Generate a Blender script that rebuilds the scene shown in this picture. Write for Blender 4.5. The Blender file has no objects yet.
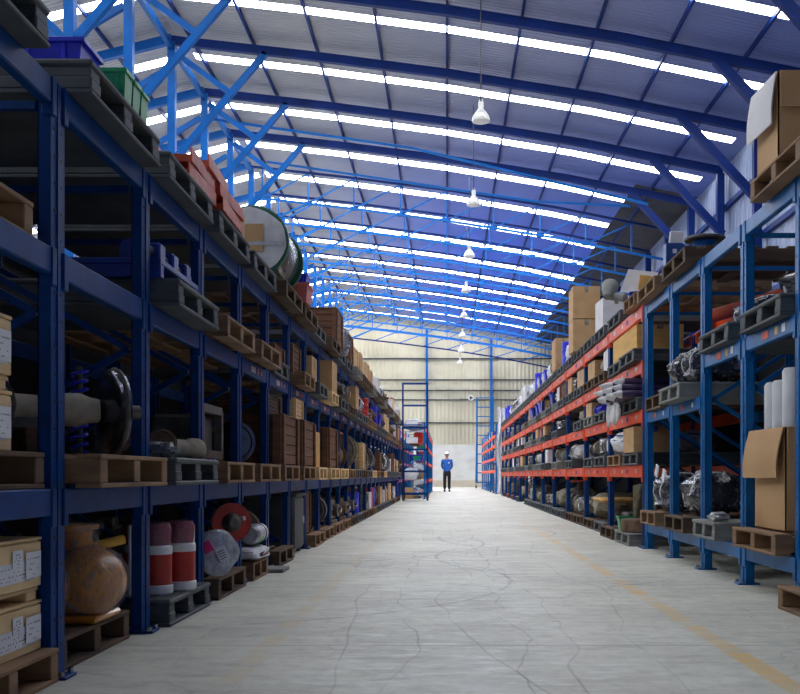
import bpy, math, random
from mathutils import Vector, Matrix, noise
random.seed(11)
PI = math.pi
sc = bpy.context.scene
COL = sc.collection

# ------------------------------------------------------------ materials
def new_mat(name):
    m = bpy.data.materials.new(name); m.use_nodes = True
    nt = m.node_tree; nt.nodes.clear()
    out = nt.nodes.new('ShaderNodeOutputMaterial')
    b = nt.nodes.new('ShaderNodeBsdfPrincipled')
    nt.links.new(b.outputs[0], out.inputs[0])
    return m, nt, b, out

def N(nt, t, **kw):
    n = nt.nodes.new(t)
    for k, v in kw.items():
        if k in n.inputs: n.inputs[k].default_value = v
        else: setattr(n, k, v)
    return n

def mixc(nt, fac, a, b):
    n = nt.nodes.new('ShaderNodeMix'); n.data_type = 'RGBA'
    for i, v in ((0, fac), (6, a), (7, b)):
        if hasattr(v, 'is_output') or isinstance(v, bpy.types.NodeSocket): nt.links.new(v, n.inputs[i])
        else: n.inputs[i].default_value = (*v, 1) if isinstance(v, tuple) and len(v) == 3 else v
    return n.outputs[2]

def ramp(nt, src, p0, p1, c0=(0, 0, 0), c1=(1, 1, 1)):
    r = nt.nodes.new('ShaderNodeValToRGB')
    r.color_ramp.elements[0].position = p0; r.color_ramp.elements[0].color = (*c0, 1)
    r.color_ramp.elements[1].position = p1; r.color_ramp.elements[1].color = (*c1, 1)
    nt.links.new(src, r.inputs[0]); return r.outputs[0]

def coords(nt, scale=(1, 1, 1), world=False):
    if world:
        g = nt.nodes.new('ShaderNodeNewGeometry'); src = g.outputs['Position']
    else:
        g = nt.nodes.new('ShaderNodeTexCoord'); src = g.outputs['Object']
    mp = nt.nodes.new('ShaderNodeMapping'); mp.inputs['Scale'].default_value = scale
    nt.links.new(src, mp.inputs[0]); return mp.outputs[0]

def bump(nt, b, h, strength, dist=.02):
    bp = nt.nodes.new('ShaderNodeBump'); bp.inputs['Strength'].default_value = strength
    bp.inputs['Distance'].default_value = dist
    nt.links.new(h, bp.inputs['Height']); nt.links.new(bp.outputs[0], b.inputs['Normal'])

def M_noise(name, c, c2=None, rough=.6, scale=(6, 6, 6), metal=0, bmp=.15, amt=(.4, .75), coat=0, detail=4, bd=.02):
    m, nt, b, _ = new_mat(name)
    v = coords(nt, scale)
    n = N(nt, 'ShaderNodeTexNoise', Scale=1.0, Detail=detail); nt.links.new(v, n.inputs['Vector'])
    c2 = c2 or tuple(x * .6 for x in c)
    nt.links.new(mixc(nt, ramp(nt, n.outputs[0], *amt), c, c2), b.inputs['Base Color'])
    b.inputs['Roughness'].default_value = rough; b.inputs['Metallic'].default_value = metal
    b.inputs['Coat Weight'].default_value = coat; b.inputs['Coat Roughness'].default_value = .12
    if bmp: bump(nt, b, n.outputs[0], bmp, bd)
    return m

MT = {}
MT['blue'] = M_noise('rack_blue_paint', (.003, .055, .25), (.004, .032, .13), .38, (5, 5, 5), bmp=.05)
MT['blue_r'] = M_noise('rack_bright_blue_paint', (.005, .155, .47), (.008, .09, .27), .38, (5, 5, 5), bmp=.05)
MT['orange'] = M_noise('beam_orange_paint', (.95, .085, .012), (.8, .07, .012), .45, (5, 5, 5), bmp=.05)
MT['steel_blue'] = M_noise('frame_blue_paint', (.002, .12, .46), (.002, .085, .32), .4, (2, 2, 2), bmp=.03)
MT['raft_blue'] = M_noise('rafter_blue_paint', (.004, .03, .20), (.003, .02, .12), .45, (2, 2, 2), bmp=.03)
MT['truss_blue'] = M_noise('truss_blue_paint', (.012, .17, .58), (.01, .12, .42), .4, (2, 2, 2), bmp=.03)
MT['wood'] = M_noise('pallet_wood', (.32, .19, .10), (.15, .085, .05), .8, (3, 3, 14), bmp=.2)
MT['wood_old'] = M_noise('weathered_pallet_wood', (.14, .085, .052), (.06, .04, .028), .85, (3, 3, 14), bmp=.2)
MT['wood_new'] = M_noise('fresh_crate_wood', (.86, .62, .33), (.62, .40, .19), .7, (2, 2, 12), bmp=.15)
MT['ply'] = M_noise('reddish_plywood', (.20, .09, .045), (.12, .05, .03), .75, (2, 2, 7), bmp=.1)
MT['grey'] = M_noise('grey_pallet_plastic', (.085, .10, .115), (.045, .052, .06), .65, (4, 4, 4), bmp=.1)
MT['grey_l'] = M_noise('light_grey_pallet_plastic', (.25, .26, .25), (.15, .155, .15), .7, (4, 4, 4), bmp=.1)
MT['card'] = M_noise('cardboard', (.60, .37, .18), (.50, .30, .14), .8, (2, 2, 3), bmp=.05)
MT['card_y'] = M_noise('golden_cardboard', (.78, .46, .13), (.6, .34, .1), .8, (2, 2, 3), bmp=.05)
MT['card_w'] = M_noise('white_card_lining', (.80, .78, .80), (.68, .66, .68), .7, (2, 2, 3), bmp=.03)
MT['white'] = M_noise('white_fabric', (.78, .79, .82), (.55, .57, .62), .7, (9, 9, 9), bmp=.6)
MT['cream'] = M_noise('cream_sackcloth', (.52, .46, .36), (.28, .25, .19), .85, (9, 9, 9), bmp=.6)
MT['khaki'] = M_noise('khaki_wrapping', (.33, .29, .21), (.15, .13, .10), .7, (11, 11, 11), bmp=.8)
MT['iron'] = M_noise('dull_cast_iron', (.13, .125, .12), (.06, .055, .05), .5, (12, 12, 12), metal=.4, bmp=.4)
MT['steel'] = M_noise('bright_machined_steel', (.5, .5, .52), (.3, .3, .32), .25, (8, 8, 8), metal=.9, bmp=.1)
MT['rust'] = M_noise('rusted_iron', (.20, .12, .07), (.08, .055, .04), .75, (14, 14, 14), bmp=.5)
MT['black'] = M_noise('black_rubber', (.018, .018, .022), (.035, .03, .035), .35, (20, 20, 20), bmp=.6)
MT['red'] = M_noise('red_paint', (.55, .03, .02), (.32, .02, .015), .4, (8, 8, 8), bmp=.1)
MT['redorange'] = M_noise('orange_red_primer', (.72, .10, .04), (.4, .05, .03), .5, (8, 8, 8), bmp=.1)
MT['pink'] = M_noise('pale_red_plastic', (.70, .16, .15), (.55, .12, .11), .45, (8, 8, 8), bmp=.05)
MT['magenta'] = M_noise('magenta_tape', (.75, .03, .22), (.6, .02, .16), .4, (8, 8, 8), bmp=.05)
MT['tote_blue'] = M_noise('royal_blue_plastic', (.02, .03, .75), (.015, .02, .5), .35, (3, 3, 3), bmp=.03)
MT['green'] = M_noise('green_plastic', (.01, .36, .12), (.01, .25, .08), .4, (3, 3, 3), bmp=.03)
MT['green_d'] = M_noise('dark_green_sheeting', (.025, .09, .06), (.012, .04, .03), .3, (9, 9, 9), bmp=.5, coat=.5)
MT['green_m'] = M_noise('drum_green_paint', (.03, .16, .10), (.02, .10, .07), .5, (8, 8, 8), bmp=.1)
MT['yellow'] = M_noise('yellow_paint', (.80, .46, .05), (.6, .32, .04), .5, (6, 6, 6), bmp=.1)
MT['pump_orange'] = M_noise('orange_machine_paint', (.80, .33, .03), (.55, .2, .02), .35, (6, 6, 6), bmp=.1, coat=.6)
MT['foil'] = M_noise('silver_grey_foil', (.60, .61, .64), (.32, .32, .35), .35, (12, 12, 12), metal=.45, bmp=.9)
MT['film'] = M_noise('grey_stretch_film', (.30, .31, .34), (.12, .12, .14), .25, (12, 12, 12), bmp=.9, coat=.7)
MT['film_b'] = M_noise('black_bundle_film', (.03, .03, .045), (.35, .38, .5), .22, (13, 13, 13), bmp=.9, amt=(.55, .75), coat=.7)
MT['paper'] = M_noise('white_label_paper', (.85, .86, .9), (.75, .76, .8), .6, (8, 8, 8), bmp=0)
MT['ink'] = M_noise('black_label_ink', (.03, .03, .04), (.05, .05, .06), .6, bmp=0)
MT['tarp'] = M_noise('purple_tarpaulin', (.06, .035, .12), (.03, .02, .06), .4, (6, 6, 6), bmp=.3)
MT['stripe'] = M_noise('blue_stripe_cloth', (.03, .10, .42), (.02, .06, .3), .7, (6, 6, 6), bmp=.3)
MT['brick_red'] = M_noise('red_brown_plastic', (.25, .06, .04), (.15, .04, .03), .6, (6, 6, 6), bmp=.1)
MT['wallw'] = M_noise('whitewashed_block_wall', (.66, .65, .61), (.54, .52, .47), .85, (1.2, 1.2, 2), bmp=.1)
MT['plinth'] = M_noise('sandy_concrete_plinth', (.58, .50, .38), (.46, .40, .31), .9, (2, 2, 2), bmp=.1)
MT['dark'] = M_noise('rack_shade_backing', (.010, .013, .022), (.006, .008, .012), .8, (2, 2, 2), bmp=0)
MT['dark_grey'] = M_noise('dark_grey_sheet', (.045, .045, .06), (.02, .02, .03), .7, (2, 2, 2), bmp=.1)
MT['skin'] = M_noise('skin', (.55, .32, .22), (.5, .28, .18), .5, bmp=0)
MT['shirt'] = M_noise('blue_work_shirt', (.02, .17, .68), (.015, .12, .5), .8, (9, 9, 9), bmp=.3)
MT['trouser'] = M_noise('black_trousers', (.012, .012, .018), (.02, .02, .03), .8, bmp=.2)
MT['white_p'] = M_noise('white_gloss_plastic', (.85, .85, .86), (.8, .8, .82), .25, bmp=0)
MT['lamp_metal'] = M_noise('spun_aluminium', (.80, .80, .76), (.62, .62, .58), .35, (6, 6, 6), metal=.5, bmp=.05)

MT['pinkf'] = M_noise('pink_stretch_film', (.34, .10, .13), (.16, .06, .08), .2, (12, 12, 12), bmp=.9, coat=.7)
MT['steel_dark'] = M_noise('polished_dark_steel', (.16, .17, .22), (.08, .085, .12), .18, (4, 4, 4), metal=.9, bmp=.1)
MT['rackb2'] = M_noise('machine_blue_paint', (.01, .05, .38), (.008, .03, .2), .4, (8, 8, 8), bmp=.1)
MT['foil_w'] = M_noise('pale_foam', (.62, .64, .68), (.45, .47, .52), .45, (5, 5, 3), bmp=.2)
MT['rackb3'] = M_noise('slate_blue_paint', (.02, .08, .30), (.015, .05, .2), .4, (8, 8, 8), bmp=.1)
for k_ in ('blue', 'blue_r', 'raft_blue', 'steel_blue', 'truss_blue'):
    MT[k_].node_tree.nodes['Principled BSDF'].inputs['Specular IOR Level'].default_value = .18
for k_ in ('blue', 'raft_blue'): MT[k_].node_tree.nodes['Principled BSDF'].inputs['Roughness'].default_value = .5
def wrap_mat():
    m, nt, b, out = new_mat('clear_stretch_wrap')
    v = coords(nt, (9, 9, 5))
    n = N(nt, 'ShaderNodeTexNoise', Scale=2.6, Detail=4, Distortion=1.6); nt.links.new(v, n.inputs['Vector'])
    b.inputs['Base Color'].default_value = (.5, .5, .55, 1); b.inputs['Roughness'].default_value = .08
    b.inputs['Specular IOR Level'].default_value = .9
    bump(nt, b, n.outputs[0], 1.0, .06)
    tr = nt.nodes.new('ShaderNodeBsdfTransparent'); mx = nt.nodes.new('ShaderNodeMixShader')
    f = ramp(nt, n.outputs[0], .45, .75, (.18,) * 3, (.60,) * 3)
    nt.links.new(f, mx.inputs[0]); nt.links.new(tr.outputs[0], mx.inputs[1]); nt.links.new(b.outputs[0], mx.inputs[2])
    nt.links.new(mx.outputs[0], out.inputs[0]); return m
MT['wrap'] = wrap_mat()

def corr_mat(name, c1, c2, axis, period, rough=.5, metal=.3, bs=.6, blue=None, stain=.5):
    """corrugated sheet: ribs as bump, sheet to sheet tint, stains"""
    m, nt, b, _ = new_mat(name)
    g = nt.nodes.new('ShaderNodeNewGeometry')
    sp = nt.nodes.new('ShaderNodeSeparateXYZ'); nt.links.new(g.outputs['Position'], sp.inputs[0])
    ax = sp.outputs['XYZ'.index(axis)]
    mul = N(nt, 'ShaderNodeMath', operation='MULTIPLY'); nt.links.new(ax, mul.inputs[0]); mul.inputs[1].default_value = 2 * PI / period
    sn = N(nt, 'ShaderNodeMath', operation='SINE'); nt.links.new(mul.outputs[0], sn.inputs[0])
    bump(nt, b, sn.outputs[0], bs, .03)
    n = N(nt, 'ShaderNodeTexNoise', Scale=.5, Detail=5); nt.links.new(g.outputs['Position'], n.inputs['Vector'])
    fl = N(nt, 'ShaderNodeMath', operation='MULTIPLY'); nt.links.new(ax, fl.inputs[0]); fl.inputs[1].default_value = 1 / (period * 4)
    f2 = N(nt, 'ShaderNodeMath', operation='FLOOR'); nt.links.new(fl.outputs[0], f2.inputs[0])
    wn = N(nt, 'ShaderNodeTexWhiteNoise', noise_dimensions='1D'); nt.links.new(f2.outputs[0], wn.inputs['W'])
    ad = N(nt, 'ShaderNodeMath', operation='ADD'); nt.links.new(n.outputs[0], ad.inputs[0])
    ms = N(nt, 'ShaderNodeMath', operation='MULTIPLY'); nt.links.new(wn.outputs[0], ms.inputs[0]); ms.inputs[1].default_value = stain * .5
    nt.links.new(ms.outputs[0], ad.inputs[1])
    base = mixc(nt, ramp(nt, ad.outputs[0], .4, 1.0), c1, c2)
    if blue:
        # blue glow off the trusses painted into the colour, stronger right and far
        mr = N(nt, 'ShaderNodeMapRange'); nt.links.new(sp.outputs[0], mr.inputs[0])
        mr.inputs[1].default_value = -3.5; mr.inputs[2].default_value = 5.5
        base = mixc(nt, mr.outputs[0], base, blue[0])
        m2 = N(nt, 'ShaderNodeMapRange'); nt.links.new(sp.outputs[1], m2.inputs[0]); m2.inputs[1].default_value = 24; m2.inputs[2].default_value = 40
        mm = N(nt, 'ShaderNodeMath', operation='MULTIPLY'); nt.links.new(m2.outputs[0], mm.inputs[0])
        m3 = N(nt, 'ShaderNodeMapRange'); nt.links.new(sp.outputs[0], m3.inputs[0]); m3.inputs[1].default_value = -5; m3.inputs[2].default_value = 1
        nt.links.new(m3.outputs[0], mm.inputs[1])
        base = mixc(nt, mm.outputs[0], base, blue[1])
    nt.links.new(base, b.inputs['Base Color'])
    b.inputs['Roughness'].default_value = rough; b.inputs['Metallic'].default_value = metal
    return m
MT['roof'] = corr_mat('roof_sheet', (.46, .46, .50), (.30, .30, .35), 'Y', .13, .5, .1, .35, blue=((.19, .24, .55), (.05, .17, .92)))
MT['wall_cream'] = corr_mat('cream_wall_sheet', (.62, .57, .42), (.42, .38, .27), 'X', .25, .6, .1, .5)
MT['wall_blue'] = corr_mat('blue_grey_wall_sheet', (.30, .36, .52), (.20, .25, .40), 'Y', .25, .5, .2, .6)

def floor_mat():
    m, nt, b, _ = new_mat('worn_concrete')
    g = nt.nodes.new('ShaderNodeNewGeometry'); P = g.outputs['Position']
    n1 = N(nt, 'ShaderNodeTexNoise', Scale=.8, Detail=8, Roughness=.6); nt.links.new(P, n1.inputs['Vector'])
    mp = nt.nodes.new('ShaderNodeMapping'); mp.inputs['Scale'].default_value = (1.2, 3.5, 1); nt.links.new(P, mp.inputs[0])
    n2 = N(nt, 'ShaderNodeTexNoise', Scale=2.2, Detail=9, Roughness=.65, Distortion=.1); nt.links.new(mp.outputs[0], n2.inputs['Vector'])
    base = mixc(nt, ramp(nt, n1.outputs[0], .35, .7), (.82, .81, .70), (.58, .57, .485))
    n3 = N(nt, 'ShaderNodeTexNoise', Scale=14, Detail=8, Roughness=.7); nt.links.new(P, n3.inputs['Vector'])
    base = mixc(nt, N_mul(nt, ramp(nt, n2.outputs[0], .48, .72), None, .45), base, (.36, .35, .31))
    base = mixc(nt, N_mul(nt, ramp(nt, n3.outputs[0], .45, .75), None, .5), base, (.36, .35, .32))
    # lighter worn centre of the driving lane
    sp = nt.nodes.new('ShaderNodeSeparateXYZ'); nt.links.new(P, sp.inputs[0])
    # fine cracks
    ns = N(nt, 'ShaderNodeTexNoise', Scale=1.3, Detail=4); nt.links.new(P, ns.inputs['Vector'])
    vm = N(nt, 'ShaderNodeVectorMath', operation='MULTIPLY_ADD'); nt.links.new(ns.outputs['Color'], vm.inputs[0])
    vm.inputs[1].default_value = (.9, .9, 0); nt.links.new(P, vm.inputs[2])
    mp2 = nt.nodes.new('ShaderNodeMapping'); mp2.inputs['Scale'].default_value = (1.0, .45, 1); nt.links.new(vm.outputs[0], mp2.inputs[0])
    vo = N(nt, 'ShaderNodeTexVoronoi', feature='DISTANCE_TO_EDGE', Scale=.8); nt.links.new(mp2.outputs[0], vo.inputs['Vector'])
    crack = ramp(nt, vo.outputs['Distance'], .0012, .005, (1, 1, 1), (0, 0, 0))
    base = mixc(nt, N_mul(nt, crack, ramp(nt, n1.outputs[0], .42, .6), .42), base, (.2, .2, .19))
    # pale worn patches down the middle of the lane
    wx = N(nt, 'ShaderNodeMath', operation='ABSOLUTE'); nt.links.new(sp.outputs[0], wx.inputs[0])
    n4 = N(nt, 'ShaderNodeTexNoise', Scale=3.2, Detail=10, Roughness=.75); nt.links.new(mp.outputs[0], n4.inputs['Vector'])
    base = mixc(nt, N_mul(nt, ramp(nt, n4.outputs[0], .52, .6), ramp(nt, wx.outputs[0], .5, .95, (1, 1, 1), (0, 0, 0)), .6), base, (.92, .92, .86))
    # long wandering scratches
    for cx, fy, am, sd in ((-.25, .35, .9, 0), (.12, .22, 1.3, 7), (.5, .3, .8, 3), (-.5, .18, 1.2, 11), (.3, .5, .5, 17), (.85, .25, .7, 23)):
        cb = N(nt, 'ShaderNodeMath', operation='MULTIPLY_ADD'); nt.links.new(sp.outputs[1], cb.inputs[0]); cb.inputs[1].default_value = fy; cb.inputs[2].default_value = sd
        nn = N(nt, 'ShaderNodeTexNoise', noise_dimensions='1D', Scale=1.0, Detail=3); nt.links.new(cb.outputs[0], nn.inputs['W'])
        ma = N(nt, 'ShaderNodeMath', operation='MULTIPLY_ADD'); nt.links.new(nn.outputs[0], ma.inputs[0]); ma.inputs[1].default_value = am; ma.inputs[2].default_value = cx - am / 2
        sb = N(nt, 'ShaderNodeMath', operation='SUBTRACT'); nt.links.new(sp.outputs[0], sb.inputs[0]); nt.links.new(ma.outputs[0], sb.inputs[1])
        ab = N(nt, 'ShaderNodeMath', operation='ABSOLUTE'); nt.links.new(sb.outputs[0], ab.inputs[0])
        sc_ = ramp(nt, ab.outputs[0], .002, .007, (1, 1, 1), (0, 0, 0))
        base = mixc(nt, N_mul(nt, sc_, ramp(nt, n1.outputs[0], .35, .6), .6), base, (.22, .22, .21))
    # slab joints across the aisle
    md = N(nt, 'ShaderNodeMath', operation='PINGPONG'); nt.links.new(sp.outputs[1], md.inputs[0]); md.inputs[1].default_value = 2.2
    jl = ramp(nt, md.outputs[0], .004, .012, (1, 1, 1), (0, 0, 0))
    base = mixc(nt, N_mul(nt, jl, None, .45), base, (.2, .2, .19))
    # dark tyre arcs
    for cx, cy, r, w in ((-1.9, 7.2, 2.35, .012), (2.6, 9.2, 2.7, .012), (-.2, 13, 1.6, .016), (3.0, 12, 3.1, .014), (-2.5, 11, 2.9, .014)):
        vd = N(nt, 'ShaderNodeVectorMath', operation='DISTANCE'); nt.links.new(P, vd.inputs[0]); vd.inputs[1].default_value = (cx, cy, 0)
        s = N(nt, 'ShaderNodeMath', operation='SUBTRACT'); nt.links.new(vd.outputs['Value'], s.inputs[0]); s.inputs[1].default_value = r
        a = N(nt, 'ShaderNodeMath', operation='ABSOLUTE'); nt.links.new(s.outputs[0], a.inputs[0])
        arc = ramp(nt, a.outputs[0], w * .5, w * 1.8, (1, 1, 1), (0, 0, 0))
        base = mixc(nt, N_mul(nt, arc, ramp(nt, n2.outputs[0], .35, .6), .55), base, (.2, .2, .2))
    # faded yellow lane lines
    nl = N(nt, 'ShaderNodeTexNoise', Scale=1.1, Detail=6, Roughness=.65); nt.links.new(mp.outputs[0], nl.inputs['Vector'])
    for x0, hw, st, col in ((1.22, .05, 1.0, (.78, .52, .17)), (-.79, .05, .75, (.72, .58, .34))):
        s = N(nt, 'ShaderNodeMath', operation='SUBTRACT'); nt.links.new(sp.outputs[0], s.inputs[0]); s.inputs[1].default_value = x0
        a = N(nt, 'ShaderNodeMath', operation='ABSOLUTE'); nt.links.new(s.outputs[0], a.inputs[0])
        ln = ramp(nt, a.outputs[0], hw * .8, hw * 1.1, (1, 1, 1), (0, 0, 0))
        lmask = (N_mul(nt, ln, ramp(nt, nl.outputs[0], .36, .58, (1, 1, 1), (.06, .06, .06)), st))
        fade = ramp(nt, N_mul(nt, sp.outputs[1], None, 1 / 40), .15, .5, (1, 1, 1), (.12, .12, .12))
        lmask = N_mul(nt, lmask, fade, 1.0)
        base = mixc(nt, lmask, base, col)
    nt.links.new(base, b.inputs['Base Color'])
    nt.links.new(ramp(nt, n2.outputs[0], .3, .7, (.42,) * 3, (.7,) * 3), b.inputs['Roughness'])
    bump(nt, b, n3.outputs[0], .2, .005)
    return m
def N_mul(nt, a, b, k):
    n = N(nt, 'ShaderNodeMath', operation='MULTIPLY'); nt.links.new(a, n.inputs[0]); n.inputs[1].default_value = k
    if b is None: return n.outputs[0]
    n2 = N(nt, 'ShaderNodeMath', operation='MULTIPLY'); nt.links.new(n.outputs[0], n2.inputs[0]); nt.links.new(b, n2.inputs[1])
    return n2.outputs[0]
MT['floor'] = floor_mat()

def emis(name, col, s):
    m, nt, b, out = new_mat(name)
    b.inputs['Base Color'].default_value = (*col, 1)
    b.inputs['Emission Color'].default_value = (*col, 1); b.inputs['Emission Strength'].default_value = s
    return m
MT['sky'] = emis('translucent_skylight_sheet', (.95, .975, 1.0), 14.5)

# ------------------------------------------------------------ mesh builder
class MB:
    def __init__(s): s.v = []; s.f = []; s.m = []; s.mats = []
    def mi(s, mat):
        if mat not in s.mats: s.mats.append(mat)
        return s.mats.index(mat)
    def add(s, vs, fs, mat):
        o = len(s.v); s.v += [tuple(v) for v in vs]; k = s.mi(mat)
        for f in fs: s.f.append([o + i for i in f]); s.m.append(k)
        return s
    def box(s, x0, y0, z0, x1, y1, z1, mat, M=None):
        vs = [Vector((x, y, z)) for x in (x0, x1) for y in (y0, y1) for z in (z0, z1)]
        if M: vs = [M @ v for v in vs]
        return s.add(vs, [(0, 1, 3, 2), (4, 6, 7, 5), (0, 4, 5, 1), (2, 3, 7, 6), (0, 2, 6, 4), (1, 5, 7, 3)], mat)
    def cbox(s, x0, y0, z0, x1, y1, z1, mat, c=.006, M=None):
        """box with chamfered edges"""
        a = [x0, y0, z0]; b = [x1, y1, z1]; pts = []; idx = {}
        cx = [(x0 + x1) / 2, (y0 + y1) / 2, (z0 + z1) / 2]
        for i in range(8):
            sg = [1 if i & (1 << k) else -1 for k in range(3)]
            for ax in range(3):
                p = [(b[k] if sg[k] > 0 else a[k]) - (0 if k == ax else sg[k] * c) for k in range(3)]
                idx[(i, ax)] = len(pts); pts.append(Vector(p))
        fs = []
        for ax in range(3):
            o1, o2 = (ax + 1) % 3, (ax + 2) % 3
            for sd in (0, 1):
                base = sd << ax
                q = [base, base | 1 << o1, base | 1 << o1 | 1 << o2, base | 1 << o2]
                f = [idx[(j, ax)] for j in q]; fs.append(f if sd else f[::-1])
        for ax in range(3):
            o1, o2 = (ax + 1) % 3, (ax + 2) % 3
            for s1 in (0, 1):
                for s2 in (0, 1):
                    e0 = s1 << o1 | s2 << o2; e1 = e0 | 1 << ax
                    f = [idx[(e0, o1)], idx[(e1, o1)], idx[(e1, o2)], idx[(e0, o2)]]
                    fs.append(f if s1 == s2 else f[::-1])
        for i in range(8):
            f = [idx[(i, 0)], idx[(i, 1)], idx[(i, 2)]]
            fs.append(f if bin(i).count('1') % 2 else f[::-1])
        if M: pts = [M @ p for p in pts]
        return s.add(pts, fs, mat)
    def bar(s, p, q, w, h, mat):
        """rectangular bar from p to q; w across, h in the upright direction"""
        p, q = Vector(p), Vector(q); d = (q - p).normalized()
        up = Vector((0, 0, 1)) if abs(d.z) < .95 else Vector((0, 1, 0))
        r = d.cross(up).normalized(); u = r.cross(d)
        vs = [c + r * a * w / 2 + u * b * h / 2 for c in (p, q) for a, b in ((-1, -1), (1, -1), (1, 1), (-1, 1))]
        return s.add(vs, [(0, 1, 2, 3), (7, 6, 5, 4), (0, 4, 5, 1), (1, 5, 6, 2), (2, 6, 7, 3), (3, 7, 4, 0)], mat)
    def lathe(s, p, d, prof, mat, n=20, lump=0, sq=1.0):
        """prof: list of (t along d, radius)"""
        p, d = Vector(p), Vector(d).normalized()
        up = Vector((0, 0, 1)) if abs(d.z) < .9 else Vector((0, 1, 0))
        r = d.cross(up).normalized(); u = r.cross(d); vs = []
        for t, R in prof:
            for i in range(n):
                a = 2 * PI * i / n; c = p + d * t + r * math.cos(a) * R + u * math.sin(a) * R * sq
                if lump: c += (c - p).normalized() * noise.noise(c * 7 + Vector((lump * 90, 0, 0))) * lump
                vs.append(c)
        fs = []
        for j in range(len(prof) - 1):
            for i in range(n):
                k = (i + 1) % n; fs.append((j * n + i, j * n + k, (j + 1) * n + k, (j + 1) * n + i))
        fs.append(tuple(range(n))[::-1]); fs.append(tuple((len(prof) - 1) * n + i for i in range(n)))
        return s.add(vs, fs, mat)
    def cyl(s, p, q, r, mat, n=14, r1=None):
        d = Vector(q) - Vector(p); return s.lathe(p, d, [(0, r), (d.length, r if r1 is None else r1)], mat, n)
    def ring(s, c, d, R, r, mat, n=28, m=8):
        c, d = Vector(c), Vector(d).normalized()
        up = Vector((0, 0, 1)) if abs(d.z) < .9 else Vector((0, 1, 0))
        a = d.cross(up).normalized(); b = a.cross(d); vs = []; fs = []
        for i in range(n):
            t = 2 * PI * i / n; e = a * math.cos(t) + b * math.sin(t)
            for j in range(m):
                w = 2 * PI * j / m; vs.append(c + e * (R + r * math.cos(w)) + d * r * math.sin(w))
        for i in range(n):
            for j in range(m):
                fs.append((i * m + j, (i + 1) % n * m + j, (i + 1) % n * m + (j + 1) % m, i * m + (j + 1) % m))
        return s.add(vs, fs, mat)
    def tube(s, pts, r, mat, n=8):
        pts = [Vector(p) for p in pts]; vs = []; fs = []
        prev = None
        for i, p in enumerate(pts):
            d = (pts[min(i + 1, len(pts) - 1)] - pts[max(i - 1, 0)]).normalized()
            up = prev if prev and abs(prev.dot(d)) < .95 else (Vector((0, 0, 1)) if abs(d.z) < .9 else Vector((1, 0, 0)))
            a = d.cross(up).normalized(); b = a.cross(d).normalized(); prev = b
            for j in range(n):
                w = 2 * PI * j / n; vs.append(p + (a * math.cos(w) + b * math.sin(w)) * r)
        for i in range(len(pts) - 1):
            for j in range(n): fs.append((i * n + j, i * n + (j + 1) % n, (i + 1) * n + (j + 1) % n, (i + 1) * n + j))
        fs.append(tuple(range(n))[::-1]); fs.append(tuple((len(pts) - 1) * n + j for j in range(n)))
        return s.add(vs, fs, mat)
    def blob(s, c, R, mat, lump=.12, seed=0, nu=22, nv=14, sq=.75, flat=None, freq=2.2):
        """lumpy superellipsoid; flat = z below which it is flattened"""
        c = Vector(c); vs = []; fs = []
        def pw(x): return math.copysign(abs(x) ** sq, x)
        for j in range(1, nv):
            ph = PI * j / nv - PI / 2
            for i in range(nu):
                th = 2 * PI * i / nu
                e = Vector((pw(math.cos(ph)) * pw(math.cos(th)), pw(math.cos(ph)) * pw(math.sin(th)), pw(math.sin(ph))))
                k = 1 + lump * (noise.noise(e * freq + Vector((seed * 7.7, 0, 0))) + .5 * noise.noise(e * freq * 2.6 + Vector((0, seed * 3.1, 0))))
                vs.append(c + Vector((e.x * R[0], e.y * R[1], e.z * R[2])) * k)
        lo = c + Vector((0, 0, -R[2])); hi = c + Vector((0, 0, R[2] * (1 + lump * .2)))
        vs += [lo, hi]
        if flat is not None:
            for v in vs: v.z = max(v.z, flat)
        for j in range(nv - 2):
            for i in range(nu):
                k = (i + 1) % nu; fs.append((j * nu + i, j * nu + k, (j + 1) * nu + k, (j + 1) * nu + i))
        L = len(vs) - 2
        for i in range(nu):
            k = (i + 1) % nu; fs.append((L, k, i)); fs.append((L + 1, (nv - 2) * nu + i, (nv - 2) * nu + k))
        return s.add(vs, fs, mat)
    def build(s, name, parent=None, loc=None):
        me = bpy.data.meshes.new(name); me.from_pydata(s.v, [], s.f)
        for k in s.mats: me.materials.append(MT[k])
        me.polygons.foreach_set('material_index', s.m)
        me.polygons.foreach_set('use_smooth', [True] * len(s.f))
        me.set_sharp_from_angle(angle=math.radians(38)); me.update()
        o = bpy.data.objects.new(name, me); COL.objects.link(o)
        if parent: o.parent = parent
        if loc: o.location = loc
        return o

def thing(name, label=None, cat=None, loc=(0, 0, 0), rz=0, group=None):
    o = bpy.data.objects.new(name, None); COL.objects.link(o)
    o.location = loc; o.rotation_euler = (0, 0, rz); o.empty_display_size = .1
    if label: tag(o, label, cat, group)
    return o
USED = set()
def tag(o, label, cat, group=None):
    o['label'] = label; o['category'] = cat
    if group: o['group'] = group
    if label in USED and not group: print('DUPLABEL', label)
    if len(label.split()) > 16: print('LONGLABEL', len(label.split()), label)
    USED.add(label)
    return o
def struct(o): o['kind'] = 'structure'; return o

PROTO = {}
KIDS = {}
def kids(o):
    if o.name not in KIDS: KIDS[o.name] = [c for c in o.children]
    return KIDS[o.name]
def copy_tree(o, parent=None):
    c = o.copy(); COL.objects.link(c)
    if parent: c.parent = parent
    for ch in list(kids(o)): copy_tree(ch, c)
    return c
def put(key, builder, x, y, z, rz=0, s=(1, 1, 1), label='', cat='', group=None):
    """the first time the built thing itself, later a copy of it"""
    if key in PROTO: o = copy_tree(PROTO[key])
    else: o = builder(); PROTO[key] = o
    o.location = (x, y, z + (0 if key.startswith('pal_') else .0015)); o.rotation_euler = (0, 0, rz); o.scale = s
    for k in ('label', 'category', 'group'):
        if k in o: del o[k]
    tag(o, label, cat, group)
    return o

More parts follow.
